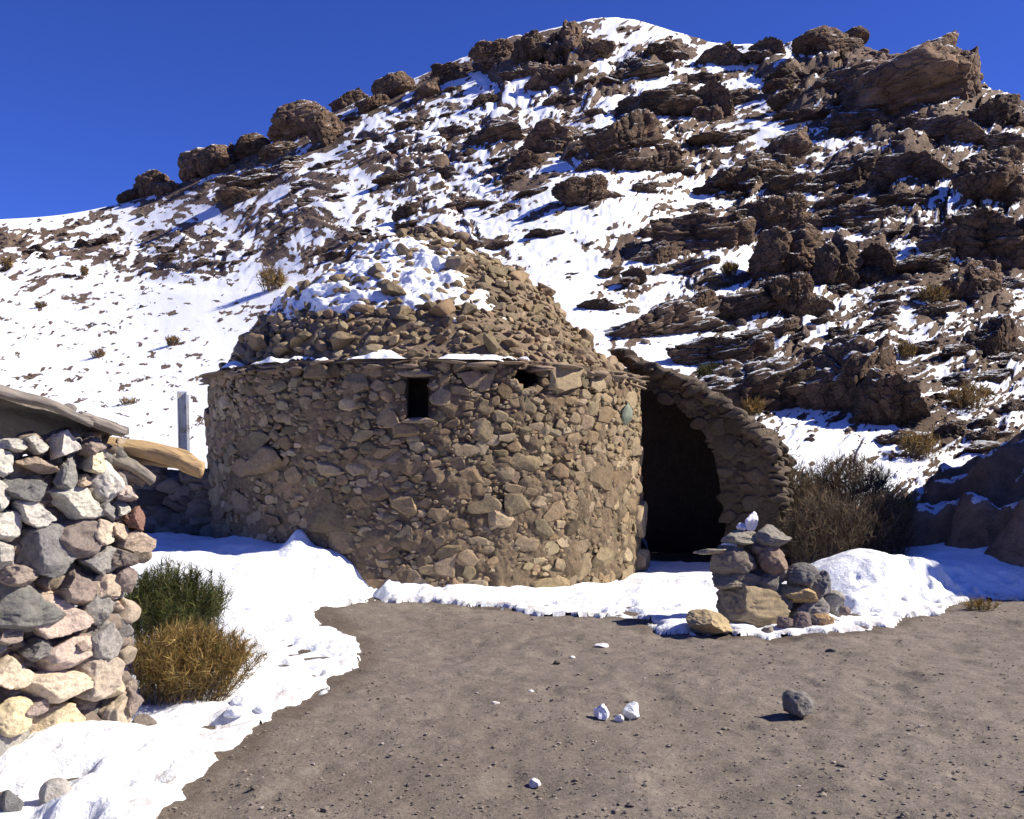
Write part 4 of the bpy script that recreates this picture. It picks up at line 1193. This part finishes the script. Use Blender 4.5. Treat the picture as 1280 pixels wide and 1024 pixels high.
for (px, row, w_, h_, dY, c_, lab, roll) in CST:
    Y = 9.98 + dY
    P = at(px, row, Y); a = w_ / F * Y / 2 * 1.18; b = h_ / F * Y / 2 * 1.42
    white = c_[0] > .7
    V = rock_v(rc, 5, int(rc.integers(8, 12)), .52, .90, .15, 1.7, layers=0 if white else .035, cracks=.0 if white else .06)
    V = V * np.array([a, min(max(a, b) * .95, .36), b]) @ rotm(0, -0, 0).T
    V = V @ rotm(rc.normal() * .06, roll * .8, rc.normal() * .1).T
    V = V * np.array([a / np.abs(V[:, 0]).max(), 1, b / np.abs(V[:, 2]).max()])
    s_ = Soup(); s_.add(V, ico(5)[1], vary(c_, rc, .04, .02))
    o = s_.build('stone', M_white if white else M_cairn); o.location = P
    tag(o, lab, 'stone', 'stones of the cairn')
# snow caught on the jutting slab
Pk = at(911, 683, 9.96); V = rock_v(rc, 3, 5, .7, .95, .1) * np.array([.085, .09, .05])
me = mesh_np('snow_clump', V, T3, True); o = link('snow_clump', me, M_snow, loc=Pk); tag(o, 'lump of snow on the thin jutting slab of the cairn', 'snow lump')

def loose(px, row, w_, h_, c_, lab, cat='stone', group=None, mat=None, roll=0, planes=9, name='stone', sub=4, lay=.0):
    p = gnd(px, row + h_ * .28); Y = p[1]
    a = w_ / F * Y / 2; b = h_ / F * Y / 2
    V = rock_v(np.random.default_rng(int(px * 7 + row)), sub + (1 if w_ > 12 else 0), 12 if w_ < 35 else 9, .48 if w_ < 35 else .62, .88 if w_ < 35 else .93, .16 if w_ < 35 else .22, 1.6, layers=lay, cracks=.04) * np.array([a, a * .9, b]) @ rotm(0, roll, rc.uniform(-.4, .4)).T
    V = V * np.array([a / np.abs(V[:, 0]).max(), 1, b / np.abs(V[:, 2]).max()])
    s_ = Soup(); s_.add(V, ico(sub + (1 if w_ > 12 else 0))[1], vary(c_, rc, .03, .02)); o = s_.build(name, mat or M_cairn)
    o.location = (p[0], p[1], sheet_z(p[0], p[1]) - V[:, 2].min() - .012); return tag(o, lab, cat, group)

loose(998, 880, 42, 36, (.20, .185, .165), 'grey fist shaped rock lying alone on the bare earth at the right', roll=.25)
WG = 'white stones on the bare earth'
loose(753, 888, 22, 24, (.82, .82, .82), 'larger left stone of the three white ones lying together on the earth', group=WG, mat=M_white, roll=.4)
loose(775, 894, 14, 12, (.78, .77, .74), 'smallest middle stone of the three white ones lying together', group=WG, mat=M_white)
loose(790, 887, 24, 22, (.82, .82, .82), 'larger right stone of the three white ones lying together on the earth', group=WG, mat=M_white, roll=-.5)
loose(670, 970, 18, 12, (.72, .70, .66), 'small white stone alone nearest the camera on the earth', group=WG, mat=M_white, sub=3)
loose(752, 803, 18, 8, (.72, .71, .70), 'flat white chip on the earth in front of the hut', group=WG, mat=M_white, sub=3)
loose(716, 819, 8, 5, (.7, .7, .68), 'tiny white chip just below the flat white chip', group=WG, mat=M_white, sub=3)
loose(696, 825, 11, 8, (.12, .10, .08), 'small dark stone beside the tiny white chip', sub=3)
loose(620, 875, 11, 6, (.55, .50, .45), 'small pale stone left of the three white stones', group=WG, mat=M_white, sub=3)
loose(664, 861, 7, 5, (.6, .58, .55), 'tiny pale pebble up and left of the three white stones', group=WG, mat=M_white, sub=3)
loose(1037, 812, 14, 7, (.13, .11, .10), 'small dark stone on the earth right of the cairn', sub=3)
loose(787, 1003, 14, 8, (.13, .11, .10), 'small dark stone on the earth at the bottom', sub=3)
loose(1152, 902, 9, 5, (.38, .33, .30), 'small pinkish chip on the earth below the shaded snow', sub=3)
# snow lumps broken off at the edge by the shelter
for (px, row, w_, h_, lab) in [(305, 893, 34, 20, 'snow lump at the edge of the earth below the tan bush'), (328, 897, 20, 13, 'small snow lump at the tip of the snow below the tan bush'),
                               (292, 905, 30, 14, 'flat snow lump left of the others below the tan bush')]:
    p = gnd(px, row); V = rock_v(rc, 3, 6, .65, .95, .12) * np.array([w_, w_, h_]) / 2 / F * p[1]
    o = link('snow_clump', mesh_np('snow_clump', V, T3, True), M_snow, loc=(p[0], p[1], sheet_z(p[0], p[1]) + .01)); tag(o, lab, 'snow lump', 'broken snow lumps by the path')
# stones showing at the foot of the shelter
for (px, row, w_, h_, c_, lab) in [(172, 690, 44, 32, TAN, 'tan stone leaning at the far foot of the shelter above the green bush'), (180, 905, 36, 26, BRN, 'brown stone in the snow between shelter and tan bush'),
                                   (70, 992, 44, 40, GREYW, 'pale rounded stone sunk in the snow at the bottom left'), (14, 1004, 40, 34, BLUE, 'blue grey stone sunk in the snow in the bottom left corner')]:
    p = gnd(px, row + h_ * .4) if row > 800 else np.array([*at(px, row, 6.6)[:2], 0])
    Y = p[1]; s_ = Soup(); s_.add(rock_v(rc, 4, 10, .55, .92, .09) * np.array([w_ * .9, w_ * .8, h_]) / 2 / F * Y, ico(4)[1], vary(c_, rc, .05))
    o = s_.build('stone', M_field); z_ = at(px, row, Y)[2]; o.location = (p[0], p[1], z_); tag(o, lab, 'stone')

# shaded bank at the right edge
M_bank = mat_rock('bank_rock', (.13, .085, .055), (.22, .145, .095), (.31, .215, .15), snow=.84, dist=.1, scale=.9, rnd=0)
bx, by = np.meshgrid(np.arange(4.6, 19, .07), np.arange(11.5, 21, .07), indexing='ij')
toe = 5.2 + .35 * np.maximum(0, 15.0 - by) ** 1.3 + .10 * np.maximum(0, by - 17) + fbm(by * .5, by * 0, None, 140, 3) * .6
hx = np.maximum(bx - toe, -1)
bz = .66 * np.maximum(hx, 0) ** .97 + 2.0 * sstep(4.0, 6.4, hx) + .8 * sstep(5.8, 8, hx) + np.minimum(hx, 0) * .8 - .1  # far steps: unseen rise past the right edge, shaped to shade bank and snow
bz = np.where(bz > 0, bz * sstep(19.0, 16.0, by + .25 * np.sin(bx * 2.1)), bz) - .3 * sstep(18.5, 19.5, by)
f1_, f2_, hh_, oxx, oyy = voronoi(bx / 1.3 + fbm(bx, by, None, 141, 2) * .4, by / 1.0, 142)
bz = bz + (hh_ * .45 * sstep(0, .25, f2_ - f1_) + fbm(bx * 1.6, by * 1.6, None, 143, 5) * .50) * sstep(0, .8, hx)
ib = np.arange(bx.size).reshape(bx.shape)
qb = np.stack([ib[:-1, :-1], ib[1:, :-1], ib[1:, 1:], ib[:-1, 1:]], -1).reshape(-1, 4)
o = link('rock_bank', mesh_np('rock_bank', np.stack([bx, by, bz], -1).reshape(-1, 3), qb, True), M_bank)
tag(o, 'big dark bank of rock at the right edge, shading the snow below it', 'rock outcrop')

# ------------------------------------------------------------------ shrubs
def mat_leaf(name):
    m = NT(name); m.color(m.attr('tint')); m.b.inputs['Roughness'].default_value = .8
    tr = m.n('ShaderNodeBsdfTranslucent'); m.l(m.attr('tint'), tr.inputs[0]); mx = m.n('ShaderNodeMixShader'); mx.inputs[0].default_value = .2
    m.l(m.b.outputs[0], mx.inputs[1]); m.l(tr.outputs[0], mx.inputs[2]); m.l(mx.outputs[0], m.out.inputs[0]); return m.m
M_leaf = mat_leaf('dry_foliage')


def ribbons(P, W, cols, rng):
    """P (n,k,3) polylines as tapering ribbons, W (n,) base width"""
    n, k = P.shape[:2]
    T = P[:, -1] - P[:, 0]; side = np.cross(T, rng.normal(size=(n, 3))); side /= np.linalg.norm(side, axis=1)[:, None] + 1e-9
    tap = np.linspace(1, .15, k)
    A = P + side[:, None] * (W[:, None] * tap)[..., None] / 2; B = P - side[:, None] * (W[:, None] * tap)[..., None] / 2
    V = np.stack([A, B], 2).reshape(-1, 3)
    base = (np.arange(n) * k * 2)[:, None] + (np.arange(k - 1) * 2)[None]
    base = base.ravel()
    Fq = np.stack([base, base + 1, base + 3, base + 2], -1)
    C = np.repeat(cols, k * 2, axis=0)
    return V, np.vstack([Fq[:, [0, 1, 2]], Fq[:, [0, 2, 3]]]), C


def shrub(name, label, loc, rx, ry, hz, pal, stems, twigs, seed, group=None, upright=.5, wst=.006, wtw=.0045, twl=.16, cat='shrub', lean=(0, 0)):
    rng = np.random.default_rng(seed)
    root = thing(name, label, cat, loc, group)
    th = rng.uniform(0, 2 * math.pi, stems); rad = np.sqrt(rng.uniform(0, 1, stems))
    base = np.stack([np.cos(th) * rad * rx * .62, np.sin(th) * rad * ry * .62, np.zeros(stems) - .03], -1)
    hh = hz * (1 - .55 * rad ** 2 * (1 - upright * .5)) * rng.uniform(.72, 1.0, stems) * (1 + .14 * np.sin(th * 3 + seed) * rad)
    tip = np.stack([np.cos(th) * rad * rx * rng.uniform(.7, 1.12, stems) + lean[0], np.sin(th) * rad * ry * rng.uniform(.7, 1.12, stems) + lean[1], hh], -1)
    k = 6; u = np.linspace(0, 1, k)
    mid = (base + tip) / 2 + np.stack([np.zeros(stems), np.zeros(stems), hh * .12], -1) + rng.normal(size=(stems, 3)) * .05 * hz
    P = ((1 - u) ** 2)[None, :, None] * base[:, None] + (2 * u * (1 - u))[None, :, None] * mid[:, None] + (u ** 2)[None, :, None] * tip[:, None]
    pal = np.array(pal)
    def cols(n, dark=1.0):
        return np.clip(pal[rng.integers(0, len(pal), n)] * rng.uniform(.65, 1.3, (n, 1)) * dark, .005, .9)
    woody = np.clip(np.array((.13, .095, .065)) * rng.uniform(.7, 1.2, (stems, 1)), .01, .5)
    V, Ff, C = ribbons(P, np.full(stems, wst), woody, rng)
    s_ = Soup(); s_.add(V, Ff, C); s_.build('stem', M_leaf, root, smooth=False)
    si = rng.integers(0, stems, twigs); uu_ = rng.beta(2.2, 1.2, twigs)
    p0 = ((1 - uu_) ** 2)[:, None] * base[si] + (2 * uu_ * (1 - uu_))[:, None] * mid[si] + (uu_ ** 2)[:, None] * tip[si]
    d0 = tip[si] - base[si]; d0 /= np.linalg.norm(d0, axis=1)[:, None]
    d = d0 * .6 + rng.normal(size=(twigs, 3)) * .75 + np.array([0, 0, .30]); d /= np.linalg.norm(d, axis=1)[:, None]
    ln = twl * rng.uniform(.35, 1.2, twigs)
    e_ = rng.normal(size=(twigs, 3)) * .15
    Pt = p0[:, None] + (d[:, None] * np.linspace(0, 1, 3)[None, :, None] + e_[:, None] * (np.linspace(0, 1, 3) ** 2)[None, :, None]) * ln[:, None, None]
    clump = .75 + .5 * (np.sin(si * 12.9898) * .5 + .5)
    Cc = np.clip(cols(twigs) * clump[:, None], .005, .9)
    V, Ff, C = ribbons(Pt, wtw * rng.uniform(.6, 1.4, twigs), Cc, rng)
    s_ = Soup(); s_.add(V, Ff, C); s_.build('foliage', M_leaf, root, smooth=False)
    return root

GREEN = [(.055, .075, .02), (.08, .09, .025), (.04, .055, .018), (.10, .10, .03), (.12, .10, .035)]
STRAW = [(.27, .165, .045), (.34, .225, .07), (.19, .105, .03), (.42, .30, .12), (.10, .07, .03), (.15, .125, .035)]
BROWN = [(.115, .082, .052), (.15, .105, .065), (.085, .062, .042), (.09, .078, .045), (.21, .155, .10)]
shrub('shrub', 'dark green bushy shrub at the foot of the stone shelter', (-2.62, 7.7, .12),   .47, .42, .73, GREEN, 330, 20000, 1, upright=.6, wtw=.005, twl=.085)
p = gnd(232, 880); z = sheet_z(p[0], p[1])
shrub('shrub', 'straw coloured bushy shrub in front of the green one beside the shelter', (p[0] - .02, p[1], z), .47, .40, .51, STRAW, 380, 19000, 2, upright=.55, wtw=.0042, twl=.085, lean=(.08, 0))
BG = 'brushwood right of the hut entrance'
for i, (px, row, Y, rx, hz, lab, pal) in enumerate([
    (1035, 690, 13.6, .72, 1.15, 'tall dark brushwood nearest the entrance passage', BROWN), (1092, 690, 13.9, .62, 1.0, 'lower brown brushwood behind the bright snow drift', BROWN),
    (985, 640, 15.3, .8, 1.55, 'greyish brushwood behind the end of the entrance passage', BROWN), (1060, 600, 16.0, .9, 1.2, 'thin scrub on the bank above the dark brushwood', BROWN),
    (1118, 668, 14.8, .45, .7, 'small tawny scrub at the right end of the brushwood', STRAW[2:5])]):
    X = (px - CX) / F * Y
    z = sheet_z(X, Y)
    shrub('shrub', lab, (X, Y, z - .03), rx, rx * .8, hz, pal, 280, 8500, 10 + i, BG, upright=.5, wst=.009, wtw=.009, twl=.16)
# tufts on the snow and hill
TU = [(340, 352, 40, 30, 'round brown bush standing alone on the snowfield left of the roof', 1), (122, 444, 22, 10, 'little dry tuft in the snowfield above the shelter', 0), (214, 427, 20, 12, 'little dry tuft in the snowfield above the metal post', 0),
      (160, 503, 26, 9, 'low snowy tuft just above the shelter roof', 0), (8, 332, 14, 16, 'brown tuft at the left edge of the snowfield', 0), (105, 340, 10, 12, 'upright brown tuft in the band of stones above the shelter', 0), (50, 382, 18, 8, 'faint tuft low in the snowfield near the left edge', 0),
      (885, 472, 34, 26, 'olive tuft in the snow above the entrance passage', 1), (940, 512, 34, 22, 'yellowish tuft at the end of the entrance passage roof', 1), (1150, 560, 50, 34, 'olive scrub on the slope left of the shaded bank', 1),
      (1165, 370, 40, 22, 'dark scrub in mid slope above the shaded snow', 1), (1210, 500, 60, 34, 'dark olive scrub just above the shaded bank', 1), (912, 345, 24, 16, 'dark scrub beside the rock pillar', 1), (1130, 440, 30, 22, 'dark scrub right of the big rounded boulder', 1)]
for i, (px, row, w_, h_, lab, d_) in enumerate(TU):
    p_ = vis_surf(px, row + h_ * .4); s_ = p_[1] / F
    shrub('grass_tuft' if w_ < 30 else 'shrub', lab, p_, w_ * s_ / 2, w_ * s_ / 2, h_ * s_, (BROWN[:2] + STRAW[:2]) if i != 7 else GREEN[2:], 60, 900 if d_ else 350, 40 + i, 'scrub on the hillside', upright=.8,
          wst=1.0 * s_, wtw=1.1 * s_, twl=h_ * s_ * .35, cat='tuft' if w_ < 30 else 'shrub')
p = gnd(1225, 760)
shrub('grass_tuft', 'dry tuft at the edge of the earth below the shaded snow', (p[0], p[1], sheet_z(p[0], p[1])), .2, .15, .12, STRAW, 50, 700, 71, cat='tuft', twl=.07, wtw=.006)
